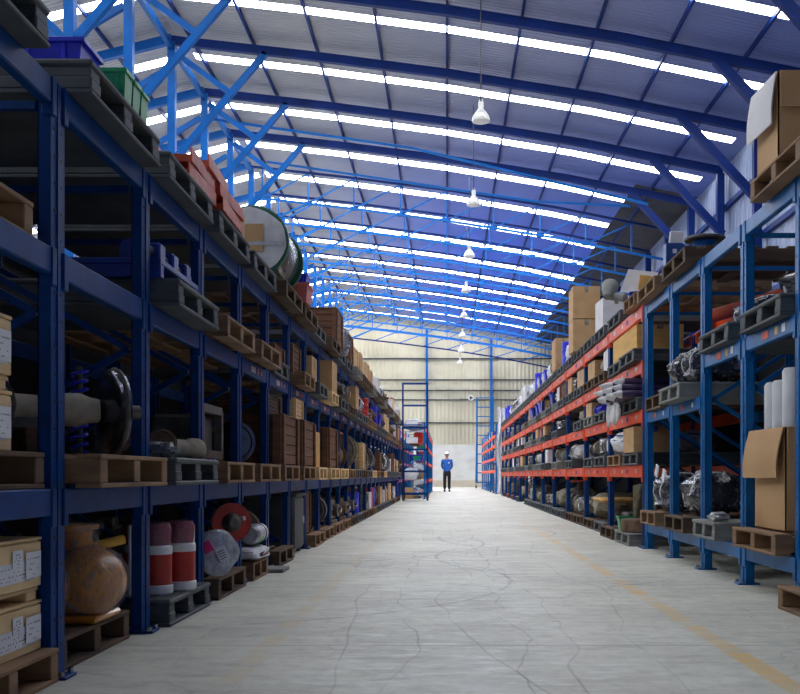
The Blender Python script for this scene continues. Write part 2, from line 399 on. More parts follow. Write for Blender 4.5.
def single(name, fn):
    def b():
        m = MB(); fn(m); return m.build(name)
    return b

# ------------------------------------------------------------ the building
S, F0 = 3.05, 19.5                      # frame spacing, first frame in full view
HR, HS = 9.0, 9.3                       # rafter soffit and sheet height above the lens at x = 0
CZ = .75
YEND = F0 + 14 * S + .15                # end wall
YNEAR = -7.0
XC, XW = -6.2, 7.2
PROF = [(-.69, 1.083), (-.35, 1.045), (0, 1.0), (.38, .94), (.80, .856)]
def hz(x, H):
    r = x / 9.0
    if r < -.69: return CZ + H * 1.083 - (-.69 - r) * 9.0 * .25
    for (a, ha), (b, hb) in zip(PROF, PROF[1:]):
        if r <= b + 1e-6: return CZ + H * (ha + (hb - ha) * (r - a) / (b - a))
    return CZ + H * PROF[-1][1]
XL = -19.0

fl = MB(); fl.box(XL - .3, YNEAR - .3, -.1, XW + .3, YEND + .3, 0, 'floor'); struct(fl.build('floor'))

frames = [F0 + S * k for k in range(-8, 15)]
def strip(m, xs, y0, y1, mat, th=.02):
    for a, b in zip(xs, xs[1:]):
        za, zb = hz(a, HS), hz(b, HS)
        m.add([(a, y0, za), (b, y0, zb), (b, y1, zb), (a, y1, za), (a, y0, za + th), (b, y0, zb + th), (b, y1, zb + th), (a, y1, za + th)],
              [(0, 3, 2, 1), (4, 5, 6, 7), (0, 1, 5, 4), (2, 3, 7, 6), (1, 2, 6, 5), (3, 0, 4, 7)], mat)
roof = MB(); wn = 0
XR = [XC, -3.15, 0, 3.42, 5.4, 6.9, XW + .02]
for i, y in enumerate(frames):
    k = i - 8
    y0 = y if i else YNEAR; y1 = min(y + S, YEND)
    wd = .32 if k < 1 else min(.56, .32 + .05 * k); cc = y + (1.36 if k < 1 else min(1.75, 1.36 + .1 * k))
    a, b = cc - wd / 2, cc + wd / 2
    if k == 14: a = b = YEND
    xe = 6.9 if k < 3 else 5.4
    inner = [x for x in XR if x <= xe]; outer = [x for x in XR if x >= xe]
    sec = 'dark_grey' if (k >= 3) else 'roof'  # outer strip of the far bays takes a darker sheet colour
    if k == 14: continue
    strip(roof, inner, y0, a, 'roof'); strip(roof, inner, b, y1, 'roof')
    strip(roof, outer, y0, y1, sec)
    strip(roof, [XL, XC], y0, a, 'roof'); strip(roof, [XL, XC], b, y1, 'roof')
    if k >= -4:
        wn += 1; w = MB(); strip(w, [XC + .15, -3.15, 0, 3.42] + [xe - .02], a, b, 'sky', .012); struct(w.build('window_%d' % wn))
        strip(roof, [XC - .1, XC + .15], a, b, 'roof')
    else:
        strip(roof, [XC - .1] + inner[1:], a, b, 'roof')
    if True:  # panes behind the lens are out of view, put in for fill light
        wn += 1; w = MB(); strip(w, [XL + 1, XC - .1], a, b, 'sky', .012); struct(w.build('window_%d' % wn))
        strip(roof, [XL, XL + 1], a, b, 'roof')
struct(roof.build('ceiling'))

# walls
w = MB(); w.box(XW, YNEAR, 0, XW + .12, YEND, hz(XW, HS) + .02, 'wall_blue'); struct(w.build('wall_right'))
w = MB(); w.box(XL - .12, YNEAR, 0, XL, YEND, hz(XL, HS) + .02, 'wall_blue'); struct(w.build('wall_left'))
def end_wall(name, y, up, lo):
    w = MB(); xs = [XL, XC, -3.15, 0, 3.42, XW]
    for a, b in zip(xs, xs[1:]):
        for z0f, mat, d in ((2.65, up, 0), (0, lo, -.04)):
            za, zb = (hz(a, HS), hz(b, HS)) if z0f else (2.65, 2.65)
            yy = y + d
            w.add([(a, yy, z0f), (b, yy, z0f), (b, yy, zb), (a, yy, za), (a, y + .15, z0f), (b, y + .15, z0f), (b, y + .15, zb), (a, y + .15, za)],
                  [(0, 1, 2, 3), (7, 6, 5, 4), (0, 4, 5, 1), (1, 5, 6, 2), (2, 6, 7, 3), (3, 7, 4, 0)], mat)
    struct(w.build(name))
end_wall('wall_far', YEND, 'wall_cream', 'wallw')
end_wall('wall_near', YNEAR - .15, 'wall_blue', 'wall_blue')
w = MB(); w.box(-6, YEND - .16, 0, XW, YEND - .04, .42, 'plinth'); struct(w.build('baseboard_far'))

# girts on the end wall and the right wall
for i, (z, t) in enumerate(((8.0, .10), (6.68, .09), (6.02, .09), (5.43, .09), (4.0, .10))):
    g = MB(); g.bar((XC - 3, YEND - .06, z), (XW, YEND - .06, z), .08, t * .7, 'dark_grey')
    tag(g.build('wall_girt'), 'dark steel girt across the far cream wall, %s from the top' % ['first', 'second', 'third', 'fourth', 'fifth'][i], 'wall rail', 'girts on the far wall')
for i, z in enumerate((7.6, 6.2, 4.8, 3.4)):
    g = MB(); g.bar((XW - .06, YNEAR, z), (XW - .06, YEND - .2, z), .09, .12, 'raft_blue')
    tag(g.build('wall_girt'), 'blue steel girt along the right wall, %s from the top' % ['first', 'second', 'third', 'fourth'][i], 'wall rail', 'girts along the right wall')
for i, x in enumerate((-1.25, 2.75)):
    g = MB(); g.box(x - .07, YEND - .3, 0, x + .07, YEND - .13, hz(x, HR) - .05, 'steel_blue')
    tag(g.build('wall_post'), ['blue steel post up the far wall above the left ladder', 'blue steel post up the far wall above the right ladder'][i], 'post')

ORD = ['zeroth', 'first', 'second', 'third', 'fourth', 'fifth', 'sixth', 'seventh', 'eighth', 'ninth', 'tenth', 'eleventh', 'twelfth', 'thirteenth', 'fourteenth', 'fifteenth',
       'sixteenth', 'seventeenth', 'eighteenth', 'nineteenth', 'twentieth', 'twenty-first', 'twenty-second', 'twenty-third', 'twenty-fourth', 'twenty-fifth', 'twenty-sixth', 'twenty-seventh']
# purlins
PX = [-5.85, -4.4, -2.95, -1.475, 0, 1.475, 2.95, 4.4, 5.85]
for i, x in enumerate(PX):
    p = MB(); p.bar((x, 4, hz(x, HS) - .05), (x, YEND, hz(x, HS) - .05), .05, .09, 'raft_blue')
    tag(p.build('roof_purlin'), 'long blue roof purlin running down the hall, %s from the ridge on the right slope' % ORD[i + 1], 'purlin', 'roof purlins')
for i, x in enumerate((-7.6, -9.6, -11.6, -13.6)):
    p = MB(); p.bar((x, 8, hz(x, HS) - .05), (x, YEND, hz(x, HS) - .05), .05, .09, 'raft_blue')
    tag(p.build('roof_purlin'), 'blue roof purlin on the left slope beyond the ridge, %s from the ridge' % ORD[i + 1], 'purlin', 'roof purlins beyond the ridge')

# portal frames and trusses
def rafter(m, xs, y, H, dz, w, h, mat):
    for a, b in zip(xs, xs[1:]):
        m.bar((a, y, hz(a, H) + dz), (b, y, hz(b, H) + dz), w, h, mat)
RX = [XC, -3.15, 0, 3.42, XW - .14]
def frame(k):
    y = F0 + S * k; n = k + 4
    truss = k >= 4
    nm = 'roof_truss' if truss else 'roof_frame'
    if truss: lab = 'light blue lattice roof truss, %s of the lattice trusses counted from the camera' % ORD[k - 3]
    else: lab = 'blue steel roof frame with knee braces, %s solid frame counted from the camera' % ORD[n]
    t = thing(nm, lab, 'roof truss' if truss else 'roof frame', (0, y, 0), 0, 'lattice roof trusses' if truss else 'solid roof frames')
    rm = 'raft_blue'
    m = MB(); rafter(m, RX, 0, HR, (.05 if not truss else .03), .12 if not truss else .06, .19 if not truss else .07, rm)
    m.build('rafter', t)
    m = MB(); rafter(m, [XC, XL], 0, HR, .08, .14, .2, 'steel_blue'); m.build('left_rafter', t)
    # ridge column and eave column
    m = MB(); m.box(XC - .085, -.08, 0, XC + .085, .08, hz(XC, HR), 'steel_blue'); m.build('ridge_column', t)
    m = MB(); m.box(XW - .3, -.09, 0, XW - .12, .09, hz(XW, HR), 'raft_blue'); m.build('eave_column', t)
    R0 = CZ + HR * 1.083
    if not truss:
        zb = CZ + .735 * (R0 - CZ)
        xb = XC + .34 * 6.2; ztop = hz(xb, HR)
        m = MB(); m.bar((XC + .1, 0, zb), (xb, 0, ztop), .12, .135, 'steel_blue'); m.build('knee_brace', t)
        m = MB(); m.bar((XC - .1, 0, zb), (XC - .34 * 6.2, 0, hz(XC - 2.1, HR)), .12, .135, 'steel_blue'); m.build('knee_brace', t)
        mx, mz = XC + (xb - XC) * .76, zb + (ztop - zb) * .76
        m = MB(); m.bar((XC + .1, 0, R0 - .25), (mx - .3, 0, zb + (ztop - zb) * .62), .1, .12, 'steel_blue'); m.build('strut', t)
        m = MB(); m.bar((XC - .1, 0, R0 - .6), (XC - 1.5, 0, zb + (ztop - zb) * .62 - .3), .1, .12, 'steel_blue'); m.build('strut', t)
        xr = 5.25; m = MB(); m.bar((xr, 0, hz(xr, HR)), (XW - .14, 0, hz(XW, HR) - 1.55), .16, .18, 'raft_blue'); m.build('knee_brace', t)
        m = MB(); m.bar((XC, .09, R0 - .1), (XC, S - .09, R0 - .1), .1, .14, 'steel_blue'); m.build('ridge_beam', t)
    else:
        D = .94
        m = MB(); rafter(m, RX, 0, HR, -D, .07, .07, 'truss_blue'); m.build('bottom_chord', t)
        nx = PX[:]
        for i, x in enumerate(nx):
            m = MB(); m.bar((x, 0, hz(x, HR) - D), (x, 0, hz(x, HR)), .045, .045, 'truss_blue'); m.build('web_post', t)
            if i + 1 < len(nx):
                x2 = nx[i + 1]
                m = MB(); m.bar((x, 0, hz(x, HR) - D), (x2, 0, hz(x2, HR)), .04, .045, 'truss_blue'); m.build('web_diagonal', t)
                m = MB(); m.box(x - .12, -.02, hz(x, HR) - D - .06, x + .12, .02, hz(x, HR) - D + .08, 'truss_blue'); m.build('gusset', t)
        m = MB(); m.bar((XC + .1, 0, hz(XC, HR) - 1.9), (PX[1], 0, hz(PX[1], HR) - D), .05, .06, 'truss_blue'); m.build('strut', t)
        m = MB(); m.bar((XC, .09, R0 - 1.3), (XC, S - .09, R0 - 1.3), .06, .08, 'steel_blue'); m.build('ridge_beam', t)
for k in range(-3, 14): frame(k)
# lower lattice girder in front of the end wall
t = thing('wind_girder', 'dark blue lattice wind girder hung low across the far cream wall', 'girder', (0, YEND - 1.4, 0))
for nm, dz, mt in (('bottom_chord', -1.35, 'raft_blue'), ('top_chord', -.62, 'truss_blue')):
    m = MB(); rafter(m, RX, 0, HR, dz, .07, .08, mt); m.build(nm, t)
for a, b in zip(PX, PX[1:]):
    m = MB(); m.bar((a, 0, hz(a, HR) - 1.35), (b, 0, hz(b, HR) - .62), .05, .05, 'truss_blue'); m.build('web_diagonal', t)
# thin tie rods
for i, (k, pts) in enumerate(((2, [(-6.1, 10.2), (-.9, 9.45), (5.2, 8.0)]), (3, [(-5.2, 9.9), (2.6, 8.75), (5.3, 8.62)]))):
    m = MB(); m.tube([(x, F0 + S * k + .25, z - (.25 if i == 0 else .1)) for x, z in pts], .035, 'truss_blue', 6)
    tag(m.build('tie_rod'), ['thin light blue tie rod slung under the third full roof bay', 'thin blue tie rod slung just before the first lattice truss'][i], 'tie rod')

# high bay lamps
def lamp():
    t = thing('high_bay_lamp')
    m = MB(); m.lathe((0, 0, 0), (0, 0, 1), [(-.02, .17), (0, .172), (.06, .16), (.13, .12), (.19, .07), (.21, .05)], 'lamp_metal', 24); m.build('lamp_shade', t)
    m = MB(); m.lathe((0, 0, 0), (0, 0, 1), [(-.035, .05), (-.03, .15), (-.018, .16)], 'white_p', 20); m.build('glass', t)
    m = MB(); m.cbox(-.05, -.05, .2, .05, .05, .34, 'lamp_metal'); m.build('ballast_box', t)
    m = MB(); m.tube([(0, 0, .34), (0, 0, 1.35)], .012, 'black', 6); m.build('hanging_wire', t)
    m = MB(); m.ring((0, 0, .37), (0, 1, 0), .03, .008, 'lamp_metal', 12, 6); m.build('hook', t)
    return t
for i in range(8):
    Y = 18.9 + 5.87 * i
    o = put('lamp', lamp, .64 + .02 * i, Y, CZ + 6.7 + (0), 0, (1, 1, 1), 'white bell shaped high bay lamp hanging from the roof, %s lamp counted from the camera' % ORD[i + 1], 'lamp', 'high bay lamps')
    wlen = (hz(.7, HS) - .03 - (CZ + 6.7) )
    # wire of real length up to the roof
    for c in o.children:
        if c.name.startswith('hanging_wire'):
            c.scale = (1, 1, 1); c.location = (0, 0, 0)
            me = c.data
            if me.users > 1 or True:
                me = me.copy(); c.data = me
                for v in me.vertices:
                    if v.co.z > 1: v.co.z = wlen

# fan on the far wall
t = thing('wall_fan', 'round white wall fan on the far cream wall', 'fan', ((471 - 447) * .062, YEND - .12, 5.55)); t.scale = (.5, .8, .5)
m = MB(); m.ring((0, -.12, 0), (0, 1, 0), .3, .07, 'white_p'); m.build('housing', t)
m = MB(); m.cyl((0, 0, 0), (0, -.15, 0), .12, 'ink'); m.build('motor', t)
for i in range(3):
    a = i * 2.09; m = MB(); m.box(0.05, -.13, -.06, .27, -.11, .06, 'ink', Matrix.Rotation(a, 4, 'Y')); m.build('blade', t)
m = MB(); m.bar((-1.4, 0, -.12), (0, 0, -.12), .04, .04, 'dark_grey'); m.build('conduit', t)

# ------------------------------------------------------------ racks
def post_mesh(h, mat, near, flip):
    m = MB(); s = flip           # s=+1: aisle side is +x
    d = .05 if s > 0 else .06
    # lipped channel: aisle flange, two webs, back lips
    m.box(-.004 if s > 0 else 0, -.066, 0, 0 if s > 0 else .004, .066, h, mat)
    for y in (-.06, .056): m.box(min(0, -s * d), y, 0, max(0, -s * d), y + .004, h, mat)
    for y in (-.06, .035): m.box(min(-s * d, -s * d + .004 * s), y, 0, max(-s * d, -s * d + .004 * s), y + .025, h, mat)
    # raised centre rib on the aisle flange
    m.box(0, -.012, .0, s * .006, .012, h, mat) if s > 0 else m.box(-.006, -.012, 0, 0, .012, h, mat)
    if near:
        z = .12
        while z < h - .05:
            for y in (-.03, .03): m.cyl((0, y, z), (s * .0035, y, z), .006, 'ink', 6)
            z += .1
    return m
def base_plate(m, mat, s):
    m.cbox(-.10 if s > 0 else -.05, -.058, 0, .05 if s > 0 else .10, .058, .012, mat, .003)
    m.cyl((s * .03, .045, .012), (s * .03, .045, .03), .012, 'steel', 6); m.cyl((s * .03, -.045, .012), (s * .03, -.045, .03), .012, 'steel', 6)
    return m
def make_rack(name, label, X, side, ys, H, beams, depth, bmat, pmat, extra=None, panel=None, beamh=.1, gapless=True, topless=False):  # panel: height of the added shade backing
    """side=+1: the aisle lies to +x (left hand rack); beams: list of (centre z, first bay, last bay)"""
    t = thing(name, label, 'pallet rack', (X, ys[0], 0))
    y0 = ys[0]
    pm = post_mesh(H, pmat, True, side).build('upright_post', t); pf = post_mesh(H, pmat, False, side)
    pfm = None
    bp = base_plate(MB(), pmat, side).build('base_plate', pm)
    for i, y in enumerate(ys):
        if i == 0: a = pm
        elif y < 9: a = pm.copy(); COL.objects.link(a)
        else:
            if pfm is None: pfm = pf.build('upright_post', t); a = pfm
            else: a = pfm.copy(); COL.objects.link(a)
        a.location = (0, y - y0, 0)
        if i:
            b = bp.copy(); COL.objects.link(b); b.parent = a
    # rear posts and lacing of each end frame
    rp = lac = None
    for y in ys:
        if rp is None:
            rp = post_mesh(H, pmat, False, -side).build('rear_post', t); a = rp
            m = MB(); zs = [.15, .75, 1.35, 1.95]; xx = (-side * .08, -side * (depth - .08))
            for j, z in enumerate(zs):
                if z + .55 < H: m.bar((xx[j % 2], 0, z), (xx[(j + 1) % 2], 0, z + .6), .03, .03, pmat)
            m.bar((xx[0], 0, .15), (xx[1], 0, .15), .03, .03, pmat); m.bar((xx[0], 0, H - .08), (xx[1], 0, H - .08), .03, .03, pmat)
            lac = m.build('frame_lacing', t); l = lac
        else:
            a = rp.copy(); COL.objects.link(a); l = lac.copy(); COL.objects.link(l)
        a.location = (-side * depth, y - y0, 0); l.location = (0, y - y0, 0)
    cache = {}
    for zc, b0, b1, bm, dots in beams:
        for i in range(b0, b1 + 1):
            L = round(ys[i + 1] - ys[i] - .094, 3)
            key = (L, bm, i if dots else 0, dots)
            if key not in cache:
                m = MB(); a, b = sorted((side * .006, -side * .04))
                m.cbox(a, 0, -beamh / 2, b, L, beamh / 2, bm, .006)
                # end connector plates wrapping the posts
                m.cbox(*sorted((side * .012, -side * .03))[:1], -.012, -beamh * .9, max(side * .012, -side * .03), .03, beamh * .49, bm, .003)
                m.cbox(*sorted((side * .012, -side * .03))[:1], L - .03, -beamh * .9, max(side * .012, -side * .03), L + .012, beamh * .49, bm, .003)
                if dots:
                    for (cy, w, h, c) in dots:
                        cy = cy * L; m.box(*sorted((side * .0075, side * .009))[:1], cy - w / 2, -h / 2, max(side * .0075, side * .009), cy + w / 2, h / 2, c)
                o = m.build('cross_beam', t); cache[key] = o
            else:
                o = cache[key].copy(); COL.objects.link(o)
            o.location = (0, ys[i] + .047 - y0, zc)
        m = MB(); a, b = sorted((-side * (depth - .03), -side * depth))
        m.cbox(a, ys[b0] - y0, zc - beamh / 2, b, ys[b1 + 1] - y0, zc + beamh / 2, bm, .004); m.build('rear_rail', t)
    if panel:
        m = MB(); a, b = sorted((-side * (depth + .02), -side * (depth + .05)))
        m.box(a, 0, .02, b, ys[-1] - y0, panel, 'dark'); m.build('added_shade_backing', t)  # added dark backing: keeps shelves black inside, blocks light from behind
    return t

LX = -1.44; LY = [2.62 + 1.08 * i for i in range(26)]; LD = 1.25
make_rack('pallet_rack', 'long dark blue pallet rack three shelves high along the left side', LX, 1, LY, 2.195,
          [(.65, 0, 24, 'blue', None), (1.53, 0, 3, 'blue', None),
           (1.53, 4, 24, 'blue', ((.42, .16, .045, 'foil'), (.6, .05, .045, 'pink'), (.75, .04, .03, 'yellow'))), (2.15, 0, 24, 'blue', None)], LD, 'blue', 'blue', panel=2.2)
RX0 = 2.035; RYB = [4.63, 5.78, 6.87, 7.96, 9.07, 10.2]
RD = 1.1
tagd = ((.2, .06, .05, 'paper'), (.33, .06, .05, 'yellow'), (.55, .14, .05, 'redorange'))
make_rack('pallet_rack', 'bright blue pallet rack nearest on the right side', RX0, -1, RYB, 2.475,
          [(.22, 0, 4, 'blue_r', None), (1.33, 3, 4, 'blue_r', ((.25, .05, .04, 'paper'), (.6, .1, .05, 'redorange'))), (1.64, 0, 2, 'blue_r', tagd), (2.43, 0, 4, 'blue_r', None)], RD, 'blue_r', 'blue_r', panel=2.05)
OY = [10.35 + 2.22 * i for i in range(13)]
odots = ((.15, .08, .045, 'foil'), (.4, .1, .05, 'stripe'), (.55, .05, .04, 'paper'), (.8, .08, .05, 'foil'))
make_rack('pallet_rack', 'long pallet rack with orange beams and blue posts on the right side', RX0, -1, OY, 2.50,
          [(.79, 0, 11, 'orange', odots), (1.37, 0, 11, 'orange', odots), (1.88, 0, 11, 'orange', odots), (2.46, 0, 11, 'orange', odots)], RD, 'orange', 'blue', panel=2.3, beamh=.13)
FRY = [39 + 2.6 * i for i in range(7)]
make_rack('pallet_rack', 'small far right rack with orange shelves behind the white sheet', 1.9, -1, FRY, 2.75,
          [(.9, 0, 5, 'orange', None), (1.4, 0, 5, 'orange', None), (1.9, 0, 5, 'orange', None), (2.3, 0, 5, 'orange', None)], 1.1, 'orange', 'blue_r', panel=2.2)
FLY = [31.2 + 2.6 * i for i in range(7)]
make_rack('pallet_rack', 'far blue shelf rack with orange shelves behind the left rolling ladder', -.68, 1, FLY, 2.4,
          [(.55, 0, 5, 'orange', None), (1.15, 0, 5, 'orange', None), (1.7, 0, 5, 'orange', None), (2.25, 0, 5, 'orange', None)], .95, 'orange', 'blue_r', panel=2.1)

# ------------------------------------------------------------ goods
def pallet_wood(mat, W=.9, D=1.1, H=.13, parts=True):
    def b():
        t = thing('wooden_pallet') if parts else None
        d = MB(); n = 7
        for i in range(n):          # top boards run along y
            x = -D / 2 + (D - .1) * i / (n - 1); d.cbox(x, -W / 2, H - .018, x + .1, W / 2, H, mat, .003)
        if parts:
            d.build('deck', t)
            for y in (-W / 2, -.04, W / 2 - .08):
                s = MB(); s.cbox(-D / 2 + .002, y, .018, D / 2 - .002, y + .08, H - .018, mat, .004); s.build('stringer', t)
            for x in (-D / 2, -.05, D / 2 - .1):
                s = MB(); s.cbox(x, -W / 2, 0, x + .1, W / 2, .018, mat, .003); s.build('bottom_board', t)
            return t
        for y in (-W / 2, -.04, W / 2 - .08): d.box(-D / 2 + .002, y, .018, D / 2 - .002, y + .08, H - .018, mat)
        for x in (-D / 2, D / 2 - .1): d.box(x, -W / 2, 0, x + .1, W / 2, .018, mat)
        return d.build('wooden_pallet')
    return b
def pallet_plastic(mat, W=.9, D=1.1, H=.135, parts=True):
    def b():
        t = thing('plastic_pallet') if parts else None
        d = MB(); d.cbox(-D / 2, -W / 2, H - .028, D / 2, W / 2, H, mat, .008)
        if parts:
            d.build('deck', t)
            for y in (-W / 2 + .004, -.055, W / 2 - .114):
                s = MB(); s.cbox(-D / 2 + .004, y, .02, D / 2 - .004, y + .11, H * .52, mat, .006); s.cbox(-D / 2 + .008, y + .004, H * .5, D / 2 - .008, y + .106, H - .027, mat, .004); s.build('runner', t)
            s = MB(); s.cbox(-D / 2, -W / 2, 0, D / 2, W / 2, .02, mat, .005); s.build('base', t)
            return t
        for y in (-W / 2 + .004, -.055, W / 2 - .114): d.box(-D / 2 + .004, y, .02, D / 2 - .004, y + .11, H - .027, mat)
        d.box(-D / 2, -W / 2, 0, D / 2, W / 2, .02, mat)
        return d.build('plastic_pallet')
    return b
def pallet(kind, x, y, z, where, sx=1, sy=1, near=False, rz=0, group=None):
    """x,y = centre"""
    name, mat, f, cat, adj = {'wood': ('wood', 'wood', pallet_wood, 'pallet', 'brown wooden pallet'), 'old': ('old', 'wood_old', pallet_wood, 'pallet', 'dark weathered wooden pallet'),
                         'new': ('new', 'wood_new', pallet_wood, 'pallet', 'pale new wooden pallet'), 'grey': ('grey', 'grey', pallet_plastic, 'pallet', 'dark grey plastic pallet'),
                         'lgrey': ('lgrey', 'grey_l', pallet_plastic, 'pallet', 'light grey plastic pallet'), 'redp': ('redp', 'brick_red', pallet_plastic, 'pallet', 'red-brown plastic pallet')}[kind]
    return put('pal_' + name + str(near), f(mat, parts=near), x, y, z, rz, (sx, sy, 1), adj + ' ' + where, cat, group)
PH = {'wood': .13, 'old': .13, 'new': .13, 'grey': .135, 'lgrey': .135, 'redp': .135}

def carton(mat='card', tape='khaki', parts=True):
    def b():
        if not parts:
            m = MB(); m.cbox(-.5, -.5, 0, .5, .5, 1, mat, .01); m.box(-.501, -.06, .55, .501, .06, 1.002, tape); return m.build('cardboard_box')
        t = thing('cardboard_box')
        m = MB(); m.cbox(-.5, -.5, 0, .5, .5, .985, mat, .008); m.build('carton', t)
        for s in (-1, 1):
            m = MB(); a, c = sorted((s * .004, s * .5)); m.cbox(a, -.5, .985, c, .5, 1, mat, .004); m.build('flap', t)
        m = MB(); m.box(-.07, -.503, .8, .07, .503, 1.003, tape); m.build('tape', t)
        return t
    return b
def crate(mat, parts=True, label=False):
    """slatted wooden crate with battens, unit size"""
    def b():
        t = thing('wooden_crate') if parts else None
        m = MB(); n = 5
        m.box(-.48, -.48, .03, .48, .48, .97, mat)
        for i in range(n):
            z = .02 + .19 * i + .006 * i
            m.cbox(-.5, -.5, z, .5, .5, z + .185, mat, .012)
        if parts: m.build('body', t); m = MB()
        m.cbox(-.52, -.52, .97, .52, .52, 1.0, mat, .008)
        if parts: m.build('lid', t); m = MB()
        for sx in (-1, 1):
            for sy in (-1, 1):
                for ax in (0, 1):
                    if ax: a = (sx * .5, sy * .5 - (.1 if sy > 0 else 0)); m.cbox(min(sx * .5, sx * .53), min(sy * .5, sy * .4), 0, max(sx * .5, sx * .53), max(sy * .5, sy * .4), .97, mat, .006)
                    else: m.cbox(min(sx * .4, sx * .5), min(sy * .5, sy * .53), 0, max(sx * .4, sx * .5), max(sy * .5, sy * .53), .97, mat, .006)
                    if parts: m.build('batten', t); m = MB()
        return t if parts else m.build('wooden_crate')
    return b
def tote(mat, hook=False):
    def b():
        t = thing('plastic_tote'); m = MB()
        vs = []; 
        def fr(z, s): return [(-.5 * s, -.5 * s, z), (.5 * s, -.5 * s, z), (.5 * s, .5 * s, z), (-.5 * s, .5 * s, z)]
        vs = fr(0, .86) + fr(1, 1) + fr(1, .93) + fr(.06, .8)
        fs = [(3, 2, 1, 0), (12, 13, 14, 15)]
        for r in range(3):
            for i in range(4):
                k = (i + 1) % 4; fs.append((r * 4 + i, r * 4 + k, r * 4 + 4 + k, r * 4 + 4 + i))
        m.add(vs, fs, mat); m.build('bin', t)
        m = MB()
        for s, a in ((1, 0), (-1, 0)):
            m.cbox(-.54, min(s * .47, s * .54), .9, .54, max(s * .47, s * .54), 1.02, mat, .01)
            m.cbox(min(s * .47, s * .54), -.54, .9, max(s * .47, s * .54), .54, 1.02, mat, .01)
        m.build('rim', t)
        for s in (-1, 1):
            m = MB()
            for x in (-.25, .25): m.cbox(x - .03, min(s * .44, s * .51), .08, x + .03, max(s * .44, s * .51), .92, mat, .01)
            m.build('rib', t)
        return t
    return b
def sack(mat, seed):
    return single('sack', lambda m: m.blob((0, 0, .47), (.46, .46, .47), mat, .24, seed, 22, 14, .7, 0.0))
def bundle(mat, seed, name='wrapped_bundle'):
    def b():
        t = thing(name); m = MB(); m.blob((0, 0, .47), (.46, .46, .48), mat, .3, seed, 26, 16, .7, 0.0, 3); m.build('contents', t)
        m = MB(); a = random.Random(seed)
        for i in range(2):
            y = -.22 + .42 * i; m.ring((0, y, .50), (0, 1, 0), .475, .016, 'paper' if mat in ('black', 'film_b') else 'iron', 24, 6)
            m.build('strap', t); m = MB()
        return t
    return b
def motor(mat, parts=True):
    """electric motor / gearbox with flange and shaft, lying along y"""
    def b():
        t = thing('electric_motor'); m = MB()
        m.lathe((0, -.35, .42), (0, 1, 0), [(0, .2), (.03, .3), (.1, .34), (.5, .34), (.56, .28), (.6, .22)], mat, 22)
        for i in range(14):
            a = PI * 2 * i / 14; M = Matrix.Translation((0, 0, .42)) @ Matrix.Rotation(a, 4, 'Y'); m.box(-.012, -.24, .3, .012, .14, .38, mat, M)
        m.build('housing', t)
        m = MB(); m.cbox(-.32, -.25, 0, .32, -.12, .12, mat, .01); m.cbox(-.32, .02, 0, .32, .15, .12, mat, .01); m.cbox(-.2, -.25, .08, .2, .15, .2, mat, .01); m.build('foot', t)
        m = MB(); m.cyl((0, .25, .42), (0, .31, .42), .4, mat, 24)
        for i in range(8):
            a = PI * 2 * i / 8; m.cyl((math.cos(a) * .34, .31, .42 + math.sin(a) * .34), (math.cos(a) * .34, .34, .42 + math.sin(a) * .34), .03, 'steel', 6)
        m.build('flange', t)
        m = MB(); m.cyl((0, .31, .42), (0, .5, .42), .07, 'steel'); m.build('shaft', t)
        m = MB(); m.cbox(-.14, -.2, .7, .14, .06, .9, mat, .02); m.build('terminal_box', t)
        return t
    return b
def valve(mat):
    def b():
        t = thing('pipe_valve'); m = MB()
        m.lathe((0, -.4, .35), (0, 1, 0), [(0, .18), (.1, .19), (.22, .27), (.4, .32), (.58, .27), (.7, .19), (.8, .18)], mat, 20); m.build('body', t)
        for y in (-.46, .4):
            m = MB(); m.cyl((0, y, .35), (0, y + .06, .35), .34, mat, 22)
            for i in range(8):
                a = PI * 2 * i / 8 + .2; m.cyl((math.cos(a) * .28, y - .02, .35 + math.sin(a) * .28), (math.cos(a) * .28, y + .08, .35 + math.sin(a) * .28), .03, 'iron', 6)
            m.build('flange', t)
        m = MB(); m.cyl((0, 0, .6), (0, 0, .95), .09, mat); m.cyl((0, 0, .7), (0, 0, .75), .2, mat, 18); m.build('bonnet', t)
        m = MB(); m.ring((0, 0, .97), (0, 0, 1), .26, .03, 'red')
        for i in range(3):
            a = i * PI / 3; m.bar((math.cos(a) * .26, math.sin(a) * .26, .97), (-math.cos(a) * .26, -math.sin(a) * .26, .97), .03, .02, 'red')
        m.build('handwheel', t); return t
    return b
def tyre(mat):
    return single('rubber_hose_coil', lambda m: [m.ring((0, 0, .09 + .13 * i), (0, 0, 1), .4 - .01 * (i % 2), .085, mat, 26, 8) for i in range(3)])
def ringup(mat):
    def f(m):
        m.lathe((0, -.12, .5), (0, 1, 0), [(0, .34), (0, .5), (.24, .5), (.24, .34)], mat, 28)
        m.ring((0, -.13, .5), (0, 1, 0), .42, .03, mat, 28, 6); m.cyl((0, -.09, .5), (0, .1, .5), .35, 'black', 24)
    return single('flange_ring', f)
def drum(mat, lidm='iron'):
    def b():
        t = thing('steel_drum'); m = MB()
        m.lathe((0, 0, 0), (0, 0, 1), [(0, .48), (.02, .5), (.32, .485), (.34, .5), (.36, .485), (.64, .485), (.66, .5), (.68, .485), (.98, .5), (1, .48)], mat, 24); m.build('barrel', t)
        m = MB(); m.cyl((0, 0, 1), (0, 0, 1.02), .46, lidm, 24); m.cyl((.25, 0, 1.02), (.25, 0, 1.05), .06, lidm, 10); m.build('lid', t); return t
    return b
def rolls(mat, endm):
    return single('fabric_roll', lambda m: (m.lathe((0, -.5, .5), (0, 1, 0), [(0, .44), (.01, .5), (.99, .49), (1, .44)], mat, 16, 0), m.lathe((0, -.512, .5), (0, 1, 0), [(0, .3), (.015, .42)], endm, 16)))
